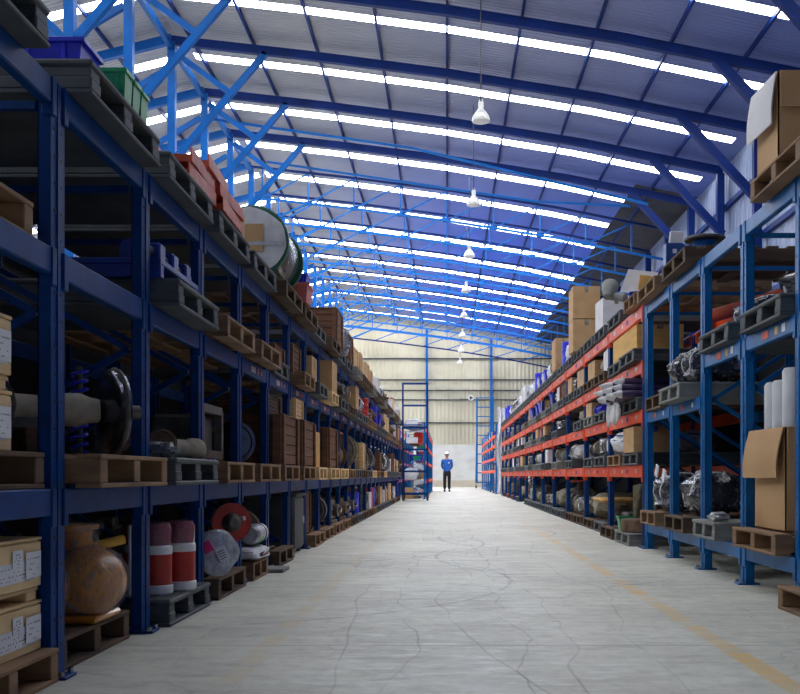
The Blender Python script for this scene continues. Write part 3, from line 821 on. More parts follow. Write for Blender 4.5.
def pipes(mat):
    def f(m):
        m.cyl((0, -.5, .5), (0, .5, .5), .5, mat, 16); m.cyl((0, -.505, .5), (0, -.5, .5), .4, 'ink', 16)
    return single('steel_pipe', f)
def gearbox(mat):
    def b():
        t = thing('gearbox'); m = MB()
        m.cbox(-.4, -.35, .1, .4, .35, .75, mat, .06); m.cbox(-.45, -.4, 0, .45, .4, .1, mat, .02)
        m.cbox(-.43, -.38, .42, .43, .38, .48, mat, .01); m.build('casing', t)
        m = MB(); m.cyl((-.1, -.35, .45), (-.1, -.5, .45), .13, mat, 16); m.cyl((-.1, -.5, .45), (-.1, -.62, .45), .05, 'steel'); m.build('input_shaft', t)
        m = MB(); m.cyl((.4, .1, .4), (.52, .1, .4), .2, mat, 18); m.cyl((.52, .1, .4), (.6, .1, .4), .08, 'steel'); m.build('output_hub', t)
        m = MB(); m.ring((0, 0, .82), (0, 1, 0), .08, .02, 'iron', 14, 6); m.build('lifting_eye', t)
        return t
    return b
def reel(fl_m, core_m, nm='cable_drum'):
    """axis along y"""
    def b():
        t = thing(nm)
        for y in (-.5, .44):
            m = MB(); m.lathe((0, y, .5), (0, 1, 0), [(0, .49), (.01, .5), (.05, .5), (.06, .49)], fl_m, 30); m.build('side_disc', t)
        m = MB(); m.lathe((0, -.44, .5), (0, 1, 0), [(0, .4)] + [(.02 + .84 * i / 22, .41 + .012 * (i % 2)) for i in range(23)] + [(.88, .4)], core_m, 26); m.build('cable_winding', t)
        return t
    return b
def whitebag(seed):
    return single('bulk_bag', lambda m: (m.blob((0, 0, .45), (.46, .46, .44), 'white', .22, seed, 24, 14, .7, 0.0, 2), m.lathe((0, 0, .86), (0, 0, 1), [(0, .14), (.06, .07), (.12, .12)], 'white', 10)))

# catalogue for ordinary bays: key -> (builder, name for labels, category, nominal size (x,y,z) ranges)
CAT = {
 'crate_brown': (crate('ply', False), 'reddish brown wooden crate', 'crate', (.6, .6, .4)),
 'crate_pale': (crate('wood_new', False), 'pale wooden crate', 'crate', (.55, .55, .35)),
 'carton': (carton('card', 'khaki', False), 'brown cardboard box', 'box', (.45, .45, .32)),
 'carton_y': (carton('card_y', 'khaki', False), 'golden cardboard box', 'box', (.5, .6, .28)),
 'carton_w': (carton('card_w', 'foil', False), 'white cardboard box', 'box', (.4, .4, .3)),
 'motor_iron': (motor('iron'), 'dark iron motor', 'motor', (.45, .6, .42)),
 'motor_blue': (motor('tote_blue'), 'blue painted motor', 'motor', (.4, .55, .4)),
 'motor_grey': (motor('grey_l'), 'light grey motor', 'motor', (.42, .6, .42)),
 'gear_rust': (gearbox('rust'), 'rusty gearbox', 'gearbox', (.5, .68, .42)),
 'gear_green': (gearbox('green_d'), 'dark green gearbox', 'gearbox', (.5, .68, .42)),
 'gear_iron': (gearbox('iron'), 'grey iron gearbox', 'gearbox', (.5, .68, .42)),
 'valve_rust': (valve('rust'), 'rusty pipe valve with red handwheel', 'valve', (.45, .6, .42)),
 'valve_iron': (valve('iron'), 'grey pipe valve with red handwheel', 'valve', (.45, .6, .42)),
 'ring_iron': (ringup('iron'), 'upright iron flange ring', 'flange', (.45, .5, .45)),
 'ring_khaki': (ringup('khaki'), 'upright dusty flange ring', 'flange', (.55, .5, .55)),
 'hose': (tyre('black'), 'black rubber hose coil', 'hose', (.6, .6, .5)),
 'drum_red': (drum('red'), 'red steel drum', 'drum', (.3, .3, .36)),
 'drum_blue': (drum('tote_blue'), 'blue steel drum', 'drum', (.3, .3, .36)),
 'drum_yellow': (drum('yellow'), 'yellow steel drum', 'drum', (.26, .26, .34)),
 'bundle_film': (bundle('film', 3), 'grey film wrapped bundle', 'bundle', (.6, .65, .35)),
 'bundle_black': (bundle('film_b', 5), 'shiny black wrapped bundle', 'bundle', (.6, .65, .35)),
 'bundle_foil': (bundle('foil', 7), 'silver foil wrapped bundle', 'bundle', (.6, .65, .35)),
 'sack_cream': (sack('cream', 2), 'cream cloth sack', 'sack', (.6, .5, .22)),
 'sack_khaki': (sack('khaki', 4), 'dusty khaki sack', 'sack', (.6, .55, .25)),
 'sack_white': (sack('white', 6), 'white sack', 'sack', (.5, .5, .26)),
 'bag_white': (whitebag(8), 'bulging white bulk bag', 'bag', (.6, .6, .45)),
 'tote_blue': (tote('tote_blue'), 'royal blue plastic tote', 'tote', (.4, .4, .2)),
 'tote_red': (tote('pink'), 'pale red plastic tote', 'tote', (.4, .4, .2)),
 'tote_green': (tote('green'), 'green plastic tote', 'tote', (.36, .36, .18)),
 'reel_grey': (reel('grey_l', 'black'), 'grey cable drum', 'cable drum', (.45, .5, .45)),
}
def good(key, x, y, z, where, s=(1, 1, 1), rz=0, size=None):
    b, nm, cat, sz = CAT[key]; sz = size or sz
    return put(key, b, x, y, z, rz, (sz[0] * s[0], sz[1] * s[1], sz[2] * s[2]), nm + ' ' + where, cat)

LLEV = {0: 0.0, 1: .701, 2: 1.581, 3: 2.201}
LNAME = {0: 'on the floor under left rack', 1: 'on left rack bottom shelf', 2: 'on left rack middle shelf', 3: 'on top of left rack'}
def lwhere(lv, b, extra=''):
    return '%s, %s bay' % (LNAME[lv], ORD[b])

# ---- left rack, hand placed goods
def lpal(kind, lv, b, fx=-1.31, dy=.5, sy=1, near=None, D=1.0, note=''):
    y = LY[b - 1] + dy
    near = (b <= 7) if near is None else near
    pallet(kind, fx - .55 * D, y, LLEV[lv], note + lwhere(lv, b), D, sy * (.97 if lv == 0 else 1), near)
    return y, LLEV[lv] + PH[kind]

# top row of dark plastic pallets
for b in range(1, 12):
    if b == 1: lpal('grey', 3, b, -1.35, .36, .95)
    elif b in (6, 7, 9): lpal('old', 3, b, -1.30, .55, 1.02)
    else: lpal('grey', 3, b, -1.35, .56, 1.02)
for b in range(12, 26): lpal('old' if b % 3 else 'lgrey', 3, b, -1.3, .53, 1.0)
T = LLEV[3] + .135
# blue tote and green bins over bay 2
put('tote_b', tote('tote_blue'), -1.61, 4.12, T, 0, (.29, .22, .165), 'royal blue plastic tote on top of the left rack, nearest to the camera', 'tote')
for i in range(3):
    put('tote_g', tote('green'), -1.455, 4.36 + .115 * i, T, 0, (.14, .10, .165 - .004 * i), 'small green plastic bin %s on top of the left rack' % ['right behind the blue tote', 'second behind the blue tote', 'third behind the blue tote'][i], 'bin')
# red steel channels
def channel_stack():
    t = thing('steel_bracket'); m = MB()
    m.box(-.14, -.5, 0, .14, .5, .012, 'redorange'); m.box(-.14, -.5, 0, -.128, .5, .1, 'redorange'); m.box(.128, -.5, 0, .14, .5, .1, 'redorange'); m.build('channel', t)
    m = MB(); m.box(-.14, -.5, 0, .14, -.488, .05, 'redorange'); m.build('end_plate', t); m = MB()
    m.box(-.14, .49, 0, .14, .5, .06, 'redorange'); m.build('end_plate', t); return t
for i, (x, y, z, r) in enumerate(((-1.46, 5.62, T, 0), (-1.46, 5.63, T + .082, .03), (-1.44, 6.3, T, .02), (-1.44, 6.28, T + .082, -.02), (-1.46, 6.0, T + .166, .04))):
    put('chan', channel_stack, x, y, z, r, (.66, .62, .8), 'orange-red primed steel channel on top of the left rack, %s' % ['bottom near piece', 'upper near piece', 'bottom far piece', 'middle far piece', 'topmost tilted piece'][i], 'steel channel', 'orange-red channels on the left rack')
good('carton', -1.56, 7.0, T, 'on top of the left rack before the big cable drum', (.55, .5, .8))
def big_drum():
    t = thing('cable_drum')
    m = MB(); m.lathe((0, 0, .29), (0, 1, 0), [(0, .28), (.008, .29), (.05, .29), (.058, .28)], 'green_m', 34); m.build('side_disc', t)
    m = MB(); m.lathe((0, -.02, .29), (0, 1, 0), [(0, .24), (.006, .262), (.019, .265)], 'white', 34, .02); m.build('paper_wrap', t)
    m = MB(); m.box(-.07, -.032, .2, .09, -.021, .42, 'card'); m.box(-.2, -.034, .25, .26, -.03, .28, 'foil'); m.build('cardboard_patch', t)
    m = MB(); m.lathe((0, .06, .29), (0, 1, 0), [(0, .25), (.03, .262), (.7, .262), (.74, .25)], 'green_d', 30); m.build('cable_winding', t)
    m = MB(); m.lathe((0, .80, .29), (0, 1, 0), [(0, .28), (.008, .29), (.05, .29), (.058, .28)], 'green_m', 34); m.build('side_disc', t)
    m = MB(); m.lathe((0, .30, .29), (0, 1, 0), [(0, .264), (.1, .272), (.2, .27), (.3, .264)], 'wrap', 30, .008); m.build('film', t)
    return t
put('bigdrum', big_drum, -1.56, 8.02, T, 0, (1, 1, 1), 'big green cable drum with white paper over its near face, on top of left rack', 'cable drum')
good('tote_red', -1.40, 9.3, T, 'with a blue tote in it, on top of the left rack', (.65, .95, .82))
put('tote_b', None, -1.36, 9.3, T + .17, 0, (.15, .28, .09), 'small royal blue tote stacked on the pale red tote', 'tote')
good('carton_w', -1.6, 9.62, T, 'behind the red tote on top of the left rack', (.4, .5, 1.5))
good('crate_brown', -1.58, 12.3, T, lwhere(3, 10), (.85, 1.1, 1.05))
good('bundle_film', -1.50, 13.45, T, lwhere(3, 11), (.7, .8, 1.2))
good('crate_brown', -1.62, 14.2, T, lwhere(3, 11), (.85, .7, .95))

# bay 1, left edge: labelled crates
def labelled_crate():
    t = thing('wooden_crate'); W, D, H = .72, .8, .2
    m = MB(); m.cbox(-D / 2, -W / 2, 0, D / 2, W / 2, H, 'wood_new', .004)
    m.cbox(-D / 2 - .01, -W / 2 - .01, H, D / 2 + .01, W / 2 + .01, H + .014, 'wood_new', .003); m.build('body', t)
    for z0, z1 in ((0.0, .095), (.10, .195)):
        m = MB(); m.cbox(D / 2, -W / 2 + .02, z0, D / 2 + .012, W / 2 - .005, z1, 'wood_new', .003); m.build('side_board', t)
    for y in (-.02, W / 2 - .17):
        m = MB(); m.cbox(D / 2 + .012, y + .025, -.0, D / 2 + .016, y + .027, .001, 'wood_new', .0002)
    for q, (y0, y1, z0, z1) in enumerate(((-.02, .32, .035, .12), (.11, .19, .10, .17), (.21, .335, .045, .155))):
        e = q * .003; m = MB(); m.box(D / 2 + .0125 + e, y0, z0, D / 2 + .0145 + e, y1, z1, 'paper')
        n = 0
        for j in range(4):
            zz = z0 + .012 + j * (z1 - z0 - .02) / 4
            yy = y0 + .012
            while yy < y1 - .02:
                w = .003 + .008 * abs(noise.noise(Vector((yy * 90, zz * 70, 2)))); 
                if noise.noise(Vector((yy * 130, zz * 90, 5))) > .05: m.box(D / 2 + .0145 + e, yy, zz, D / 2 + .0152 + e, yy + w, zz + .0045, 'ink')
                yy += w + .007
        m.build('label', t)
    return t
yc = 3.26
def cratestack(z0, kp, where, xf):
    put('pal_woodTrue', pallet_wood('wood'), xf - .5, yc, z0, 0, (1, .83, .95), 'pale wooden pallet ' + where[0], 'pallet') if kp else None
    z = z0 + (.124 if kp else 0)
    put('lcrate', labelled_crate, xf - .42, yc, z, 0, (1, 1, .82), where[1], 'crate')
    for y in (-.3, .0, .28): pass
    z2 = z + .176
    m = MB()
    t = put('skid', skid, xf - .42, yc, z2 + .002, 0, (1, 1, 1), 'low wooden skid ' + where[2], 'skid')
    put('lcrate', labelled_crate, xf - .42, yc, z2 + .051, 0, (1, 1, .82), where[3], 'crate')
def skid():
    t = thing('wooden_skid')
    for y in (-.34, -.04, .26):
        m = MB(); m.cbox(-.4, y, 0, .4, y + .08, .032, 'wood_new', .003); m.build('runner', t)
    m = MB(); m.cbox(-.4, -.36, .032, .4, .36, .046, 'wood_new', .003); m.build('board', t); return t
cratestack(0, True, ('under the stacked labelled crates on the floor at left', 'lower pale labelled wooden crate standing on the floor pallet at left', 'between the two labelled crates at the left floor',
                     'upper pale labelled wooden crate of the floor stack at left'), -1.46)
o = put('pal_oldTrue', pallet_wood('wood_old'), -1.45 - .55, 3.17, LLEV[1], 0, (1, .97, 1), 'dark worn pallet on the bottom shelf at the left picture edge', 'pallet')
put('lcrate', None, -1.90, 3.06, LLEV[1] + .13, 0, (1, 1.0, .95), 'lower pale crate with white label on the bottom shelf at far left', 'crate')
put('skid', None, -1.90, 3.06, LLEV[1] + .337, 0, (1, 1, 1), 'low wooden skid between the two crates on the bottom shelf at far left', 'skid')
put('lcrate', None, -1.90, 3.06, LLEV[1] + .387, 0, (1, 1.0, .95), 'upper pale crate with white label on the bottom shelf at far left', 'crate')
put('bun_film', bundle('film', 3), -1.78, 3.53, LLEV[1] + .13, 0, (.5, .18, .34), 'film wrapped lump beside the crates on the left bottom shelf', 'bundle')
put('pal_woodTrue', None, -1.46 - .55, 3.12, LLEV[2], 0, (1, .92, 1), 'brown wooden pallet on the middle shelf at the left picture edge', 'pallet')
put('gearl', gearbox('iron'), -1.9, 3.0, LLEV[3] - .551, 0, (.01, .01, .01), 'x', 'x') if False else None

# bay 2 floor: orange pump in film
lpal('old', 0, 2, -1.46, .49, .94)
def pump():
    t = thing('industrial_pump')
    m = MB(); m.lathe((.05, .16, .165), (-.1, -1, 0), [(0, .05), (.02, .1), (.06, .14), (.12, .155), (.2, .15), (.26, .12), (.29, .06)], 'pump_orange', 28); m.build('casing', t)
    m = MB(); m.lathe((-.10, .05, .155), (-.2, -1, 0), [(0, .12), (.03, .145), (.15, .145), (.19, .13), (.2, .08)], 'pump_orange', 26); m.build('end_cover', t)
    for i in range(6):
        a = i * PI / 3; m = MB(); c = Vector((-.13 + .11 * math.cos(a), -.145, .155 + .11 * math.sin(a))); m.cyl(c, c + Vector((0, -.02, 0)), .011, 'iron', 6); m.build('bolt', t)
    m = MB(); m.lathe((-.03, .05, .26), (0, 0, 1), [(0, .12), (.04, .085), (.09, .065), (.13, .07), (.135, .095), (.155, .095)], 'pump_orange', 24); m.build('discharge_neck', t)
    m = MB(); m.cyl((0.02, .1, .31), (.13, .2, .34), .022, 'yellow', 12); m.build('side_port', t)
    m = MB(); m.cbox(-.18, -.12, 0, .12, .2, .03, 'pump_orange', .01); m.build('foot', t)
    m = MB(); m.lathe((.05, .19, .165), (-.1, -1, 0), [(0, .07), (.02, .12), (.07, .148), (.14, .160), (.24, .158), (.3, .135), (.335, .07)], 'wrap', 30, .015); m.build('film', t)
    m = MB(); m.lathe((-.10, .07, .155), (-.2, -1, 0), [(0, .13), (.04, .152), (.18, .152), (.225, .14), (.235, .08)], 'wrap', 28, .012); m.build('film', t)
    m = MB(); m.lathe((-.03, .05, .25), (0, 0, 1), [(0, .15), (.05, .105), (.1, .085), (.14, .11), (.172, .108)], 'wrap', 26, .014); m.build('film', t)
    return t
put('pump', pump, -1.56, 4.24, .134, 0, (.97, .97, .97), 'orange pump wrapped in clear film on a floor pallet, left rack second bay', 'pump')

# bay 3 floor: red and white filters in pink film
lpal('grey', 0, 3, -1.36, .56, .96, note='')
def canister():
    t = thing('filter_canister')
    m = MB(); m.lathe((0, 0, 0), (0, 0, 1), [(0, .115), (.01, .125), (.05, .125), (.055, .118)], 'white_p', 26); m.build('base', t)
    m = MB(); m.lathe((0, 0, .05), (0, 0, 1), [(0, .116), (.18, .116)], 'red', 26); m.build('body', t)
    m = MB(); m.lathe((0, 0, .225), (0, 0, 1), [(0, .12), (.04, .12), (.05, .11)], 'white_p', 26); m.build('band', t)
    m = MB(); m.lathe((0, 0, .265), (0, 0, 1), [(0, .108), (.1, .106), (.13, .09), (.14, .05)], 'pinkf', 24, .015); m.build('film_hood', t)
    return t
for i, (x, y) in enumerate(((-1.50, 5.16), (-1.43, 5.36), (-1.64, 5.30))):
    put('canister', canister, x, y, .135, 0, (.68, .68, .92), ['red canister with white rims and pink film hood, nearest of three on grey pallet', 'red canister with white rims and pink film hood, right one on grey pallet', 'red canister with pink hood standing behind the two others'][i], 'canister', 'red canisters on the left floor pallet')
m = MB(); m.cbox(-1.60, 5.0, .138, -1.575, 5.06, .50, 'white_p', .008)
tag(m.build('white_panel'), 'narrow upright white panel beside the red canisters', 'panel')

# bay 4 floor: foil disc, red flange, cylinder
lpal('old', 0, 4, -1.36, .51, .93)
def foil_disc():
    t = thing('wrapped_flange')
    M = Matrix.Rotation(.42, 4, 'Z') @ Matrix.Rotation(-.22, 4, 'X')
    m = MB(); m.lathe((0, 0, .2), M @ Vector((0, -1, 0)), [(0, .185), (.02, .2), (.05, .2), (.065, .17)], 'foil', 30, .03); m.build('foil_cover', t)
    d = M @ Vector((0, -1, 0)); c = Vector((0, 0, .2)) + d * .09
    MM = Matrix.Translation(c) @ M
    m = MB(); m.box(-.10, -.012, .03, -.02, 0.012, .13, 'magenta', MM @ Matrix.Rotation(-.5, 4, 'Y')); m.build('magenta_sticker', t)
    m = MB(); m.box(-.02, -.012, -.1, .08, 0.012, .03, 'paper', MM @ Matrix.Rotation(-.4, 4, 'Y')); 
    for j in range(4): m.box(-.01, -.014, -.08 + .022 * j, .055, 0.012, -.073 + .022 * j, 'ink', MM @ Matrix.Rotation(-.4, 4, 'Y'))
    m.build('shipping_label', t)
    return t
put('foild', foil_disc, -1.40, 6.05, .14, 0, (.66, .66, .68), 'silver foil wrapped disc with magenta sticker leaning on a floor pallet at left', 'flange')
put('mot_ironL', motor('iron'), -2.1, 6.2, .13, .1, (.4, .6, .4), 'dark machine lying behind the foil wrapped disc', 'motor')
def red_flange():
    t = thing('red_flange'); M = Matrix.Rotation(.5, 4, 'Z')
    d = M @ Vector((0, -1, 0))
    m = MB(); m.lathe((0, 0, .27), d, [(0, .17), (0, .26), (.035, .26), (.035, .17)], 'red', 34); m.build('disc', t)
    m = MB()
    a = M @ Vector((1, 0, 0))
    for i in range(18):
        w = i * 2 * PI / 18; c = Vector((0, 0, .27)) + a * math.cos(w) * .235 + Vector((0, 0, 1)) * math.sin(w) * .235
        m.cyl(c + d * .03, c + d * .05, .012, 'iron', 6)
    m.build('bolts', t)['kind'] = 'stuff'
    m = MB(); m.lathe(Vector((0, 0, .27)) - d * .1, d, [(0, .1), (.1, .14), (.2, .11), (.26, .06)], 'iron', 20); m.build('hub', t)
    m = MB(); m.cyl(Vector((.02, .05, .3)), Vector((.18, -.02, .33)), .03, 'foil', 12); m.build('stub_pipe', t)
    return t
good('gear_iron', -1.62, 6.45, .131, 'carrying the red flange, left floor', (.75, .7, .5)); put('redfl', red_flange, -1.42, 6.58, .30, 0, (.5, .6, .5), 'bright red bolted flange standing behind the foil wrapped disc', 'flange')
# bay 5 floor: foil canister with strap, printed sack
lpal('wood', 0, 5, -1.36, .38, .64)
m = MB(); m.lathe((-1.42, 7.2, .315), (0, 1, 0), [(0, .06), (.02, .075), (.34, .073), (.40, .055)], 'foil', 22, .02)
o = m.build('wrapped_cylinder'); tag(o, 'silver wrapped cylinder with a dark strap lying on a printed sack, left floor', 'cylinder')
m = MB(); m.ring((-1.42, 7.45, .315), (0, 1, 0), .075, .005, 'ink', 24, 6); m.build('strap', o)
m = MB(); m.lathe((-1.42, 7.28, .315), (0, 1, 0), [(0, .0762), (.1, .0755)], 'green', 22); m.build('green_label', o)
m = MB(); m.blob((-1.50, 7.32, .186), (.17, .28, .045), 'white', .2, 9, 26, 12, .5)
o = m.build('printed_sack'); tag(o, 'flat white sack printed in red and black, under the silver cylinder', 'sack')
m = MB()
for j in range(9): m.box(-1.333, 7.12 + .045 * j, .165, -1.329, 7.15 + .045 * j, .195, 'ink' if j not in (5, 6) else 'red')
m.build('printing', o)
m = MB(); m.cbox(-1.75, 7.64, 0.001, -1.25, 7.94, .03, 'grey_l', .004, None); tag(m.build('flat_board'), 'flat grey board lying on the floor beside the printed sack', 'board')
lpal('old', 0, 6, -1.36, .48, .85)
good('ring_khaki', -1.85, 8.7, .13, lwhere(0, 6), (.8, .8, .6))
# bay 7: grey steel cabinet; bay 8 carton etc
def cabinet():
    t = thing('steel_cabinet'); m = MB()
    m.cbox(-.35, -.3, .04, .35, .3, .52, 'grey', .008); m.build('body', t)
    m = MB(); m.cbox(-.38, -.33, .52, .38, .33, .545, 'grey', .005); m.build('top', t)
    m = MB(); m.cbox(.35, -.29, .06, .36, .29, .5, 'grey', .004); m.build('door', t)
    m = MB(); m.cbox(.36, .2, .26, .375, .22, .33, 'paper', .002); m.build('handle', t)
    for sx in (-.33, .29):
        for sy in (-.28, .24):
            m = MB(); m.box(sx, sy, 0, sx + .04, sy + .04, .04, 'iron'); m.build('foot', t)
    return t
put('cabinet', cabinet, -1.78, 9.62, 0, 0, (1, 1, 1.05), 'grey steel cabinet standing on the floor under left rack, seventh bay', 'cabinet')
good('crate_brown', -1.72, 10.75, .13, lwhere(0, 8), (.7, .9, 1.1)); lpal('wood', 0, 8, -1.36, .55, .9)

# bottom shelf
lpal('wood', 1, 2, -1.31, .54, 1.0)
def brake_shaft():
    """shaft housing with a large dished disc"""
    t = thing('axle_housing'); z = .19
    m = MB(); m.lathe((0, -.42, z), (0, 1, 0), [(0, .07), (.02, .085), (.14, .085), (.18, .06), (.3, .055), (.36, .07), (.46, .07), (.5, .055), (.54, .05)], 'cream', 24, .015); m.build('housing', t)
    m = MB(); m.cbox(-.06, -.36, z - .09, .06, -.12, z - .04, 'iron', .01); m.build('bracket', t)
    m = MB(); m.lathe((0, .13, z), (0, 1, 0), [(0, .05), (.02, .13), (.035, .17), (.055, .183), (.075, .175), (.08, .06)], 'steel_dark', 36); m.build('dished_disc', t)
    m = MB(); m.ring((0, .185, z), (0, 1, 0), .178, .011, 'iron', 36, 8); m.build('rim', t)
    m = MB(); m.cyl((0, .2, z), (0, .3, z), .03, 'iron', 16); m.build('stub_shaft', t)
    for y in (-.34, -.2):
        m = MB(); m.cbox(-.1, y, 0, .1, y + .08, z - .08, 'wood_old', .004); m.build('cradle', t)
    return t
put('axle', brake_shaft, -1.58, 4.18, LLEV[1] + .13, -.9, (1, 1, 1.0), 'dusty iron shaft housing with a big shiny dished disc on the left bottom shelf', 'machine part')
def spring():
    t = thing('coil_spring'); m = MB()
    pts = [(.035 * math.cos(a * .6), .035 * math.sin(a * .6), .02 + a * .0042) for a in range(96)]
    m.tube(pts, .008, 'tote_blue', 6); m.build('coil', t)
    m = MB(); m.cyl((0, 0, 0), (0, 0, .44), .018, 'iron', 10); m.cyl((0, 0, 0), (0, 0, .02), .06, 'iron', 14); m.build('rod', t); return t
put('spring', spring, -1.70, 4.62, LLEV[1] + .13, 0, (1, 1, .95), 'upright dark blue coil spring behind the shaft housing', 'spring')
lpal('grey', 1, 3, -1.31, .52, 1.0)
put('ringL', ringup('rust'), -1.46, 5.12, LLEV[1] + .135, .35, (.15, .2, .15), 'small rusty flange ring leaning at the near end of the grey pallet', 'flange')
m = MB(); m.blob((-1.42, 4.95, LLEV[1] + .175), (.08, .07, .035), 'film', .5, 3, 22, 12, .7); tag(m.build('plastic_sheet'), 'crumpled grey plastic sheet hanging over the grey pallet corner', 'plastic sheet')
m = MB(); m.lathe((-1.50, 5.2, LLEV[1] + .195), (.3, 1, 0), [(0, .045), (.02, .05), (.3, .045), (.32, .058), (.38, .058)], 'cream', 20, .01)
o = m.build('steel_roller'); tag(o, 'dusty pale steel roller lying on the grey pallet, left bottom shelf', 'roller')
m = MB(); m.cyl((-1.39, 5.56, LLEV[1] + .195), (-1.37, 5.62, LLEV[1] + .195), .022, 'yellow', 12); m.build('yellow_shaft', o)
lpal('wood', 1, 4, -1.31, .55, .95)
def guardframe():
    t = thing('machine_guard'); m = MB()
    for a, b in (((0, 0, 0), (0, 0, .3)), ((0, .5, 0), (0, .5, .3)), ((0, 0, .3), (0, .5, .3)), ((0, 0, .02), (0, .5, .02))): m.bar(a, b, .05, .05, 'iron')
    m.build('frame', t)
    m = MB(); m.cbox(-.3, .03, .03, -.03, .47, .26, 'iron', .02); m.build('body', t); return t
put('guard', guardframe, -1.48, 5.98, LLEV[1] + .155, 0, (1, 1, 1), 'grey iron machine block in a square frame on the left bottom shelf', 'machine part')
put('wheelL', ringup('steel_dark'), -1.52, 7.1, LLEV[1] + .13, .5, (.3, .4, .3), 'shiny dark ring standing on the fifth bay pallet, left bottom shelf', 'ring')
lpal('wood', 1, 5, -1.31, .53, .95); lpal('wood', 1, 6, -1.31, .5, .9); lpal('wood', 1, 7, -1.31, .5, .95); lpal('new', 1, 8, -1.31, .45, .75)
good('motor_blue', -1.85, 7.5, LLEV[1] + .13, lwhere(1, 5), (.8, .9, .8))
put('crateB', crate('ply'), -1.72, 8.55, LLEV[1] + .13, 0, (.75, .85, .42), 'reddish brown plywood crate on the left bottom shelf, sixth bay', 'crate')
put('crateB', None, -1.66, 9.62, LLEV[1] + .13, 0, (.66, .8, .43), 'reddish brown plywood crate under the pale boxes, seventh bay left', 'crate')
put('crateP', crate('wood_new'), -1.62, 9.5, LLEV[1] + .565, 0, (.42, .5, .20), 'pale box standing on the big brown crate, left bottom shelf', 'crate')
put('crateG', crate('wood_old'), -1.78, 8.5, LLEV[1] + .56, 0, (.6, .7, .16), 'dark low crate on the sixth bay brown crate at left', 'crate')
good('carton_y', -1.52, 10.42, LLEV[1] + .13, lwhere(1, 8), (.7, .5, 1.3))
# middle shelf
lpal('grey', 2, 3, -1.31, .55, .95); lpal('wood', 2, 4, -1.31, .55, .95); lpal('wood', 2, 5, -1.31, .55, .9)
lpal('grey', 2, 6, -1.4, .5, .8); lpal('wood', 2, 7, -1.31, .5, .8); lpal('grey', 2, 8, -1.31, .5, .8); lpal('new', 2, 9, -1.31, .5, .8)
def blue_machine():
    t = thing('blue_machine_frame')
    for y in (-.36, .32): m = MB(); m.cbox(-.4, y, 0, .1, y + .06, .06, 'rackb2', .005); m.build('skid', t)
    m = MB(); m.cbox(-.4, -.36, .06, .1, .38, .09, 'rackb2', .005); m.build('bed', t)
    m = MB(); m.cyl((-.1, -.2, .15), (-.1, .3, .15), .06, 'rackb2', 14); m.build('motor', t)
    for y in (-.3, -.05, .2):
        m = MB(); m.cbox(-.02, y, .08, .08, y + .1, .17, 'rackb2', .01); m.build('bearing_block', t)
    m = MB(); m.cyl((.03, -.4, .13), (.03, .42, .13), .022, 'iron', 10); m.build('drive_shaft', t)
    return t
put('bluem', blue_machine, -1.50, 5.25, LLEV[2] + .135, 0, (1, 1, 1.1), 'low blue machine frame on the grey pallet, left middle shelf', 'machine')
good('crate_brown', -1.72, 8.6, LLEV[2] + .0 + .135, lwhere(2, 6), (.9, .9, .35)) 
good('hose', -1.72, 6.5, LLEV[2] + .13, lwhere(2, 4), (.7, .7, .25))
put('bun_film', None, -1.75, 7.5, LLEV[2] + .13, 0, (.5, .5, .2), 'low film wrapped lump on the left middle shelf, fifth bay', 'bundle')
good('crate_brown', -1.7, 9.65, LLEV[2] + .13, lwhere(2, 7), (.8, .9, .7))
good('carton', -1.62, 10.7, LLEV[2] + .135, lwhere(2, 8), (.9, .9, .9))
put('carton_L', carton('card'), -1.50, 11.75, LLEV[2] + .13, 0, (.36, .5, .36), 'tall brown cardboard box on the pale pallet, left middle shelf', 'box')
# long planks lying across the upper levels
for i, (y, z) in enumerate(((3.45, 2.0), (5.7, 2.0), (8.3, 1.93))):
    m = MB(); m.cbox(-2.5, y, LLEV[2] + .4, -1.62, y + .05, LLEV[2] + .43, 'wood', .004)
# ordinary bays
rnd = random.Random(5)
LMIX = ['crate_brown', 'crate_pale', 'carton', 'motor_iron', 'gear_rust', 'gear_iron', 'valve_rust', 'valve_iron', 'ring_iron', 'ring_khaki', 'hose', 'bundle_film', 'bundle_black', 'sack_khaki',
        'motor_blue', 'drum_blue', 'drum_red', 'motor_grey', 'gear_green', 'carton_w', 'tote_blue', 'reel_grey', 'crate_brown', 'carton']
def fill(where, x0, sgn, y0, y1, z, mix, n, hmax, pall, sy, fx, near=False, dx=.06):
    """a pallet and n goods side by side along y"""
    W = (y1 - y0); used = set()
    PW = min(W - .14, 1.0)
    if pall:
        pallet(pall, fx + sgn * .55, (y0 + y1) / 2, z, where, 1, PW / .9, near); z += PH[pall]
    for i in range(n):
        k = rnd.choice(mix)
        while CAT[k][1] in used: k = rnd.choice(mix)
        used.add(CAT[k][1]); sz = CAT[k][3]
        cell = PW / n
        f = min(1.25, cell * .94 / sz[1]) * rnd.uniform(.82, 1.0); fz = min(hmax / sz[2], rnd.uniform(.85, 1.25))
        yy = (y0 + y1) / 2 - PW / 2 + cell * (i + .5)
        good(k, fx + sgn * (dx * .55 + sz[0] * f / 2 * 1.02), yy, z, where, (f, f, min(fz, f * 1.35)), rnd.uniform(-.04, .04))
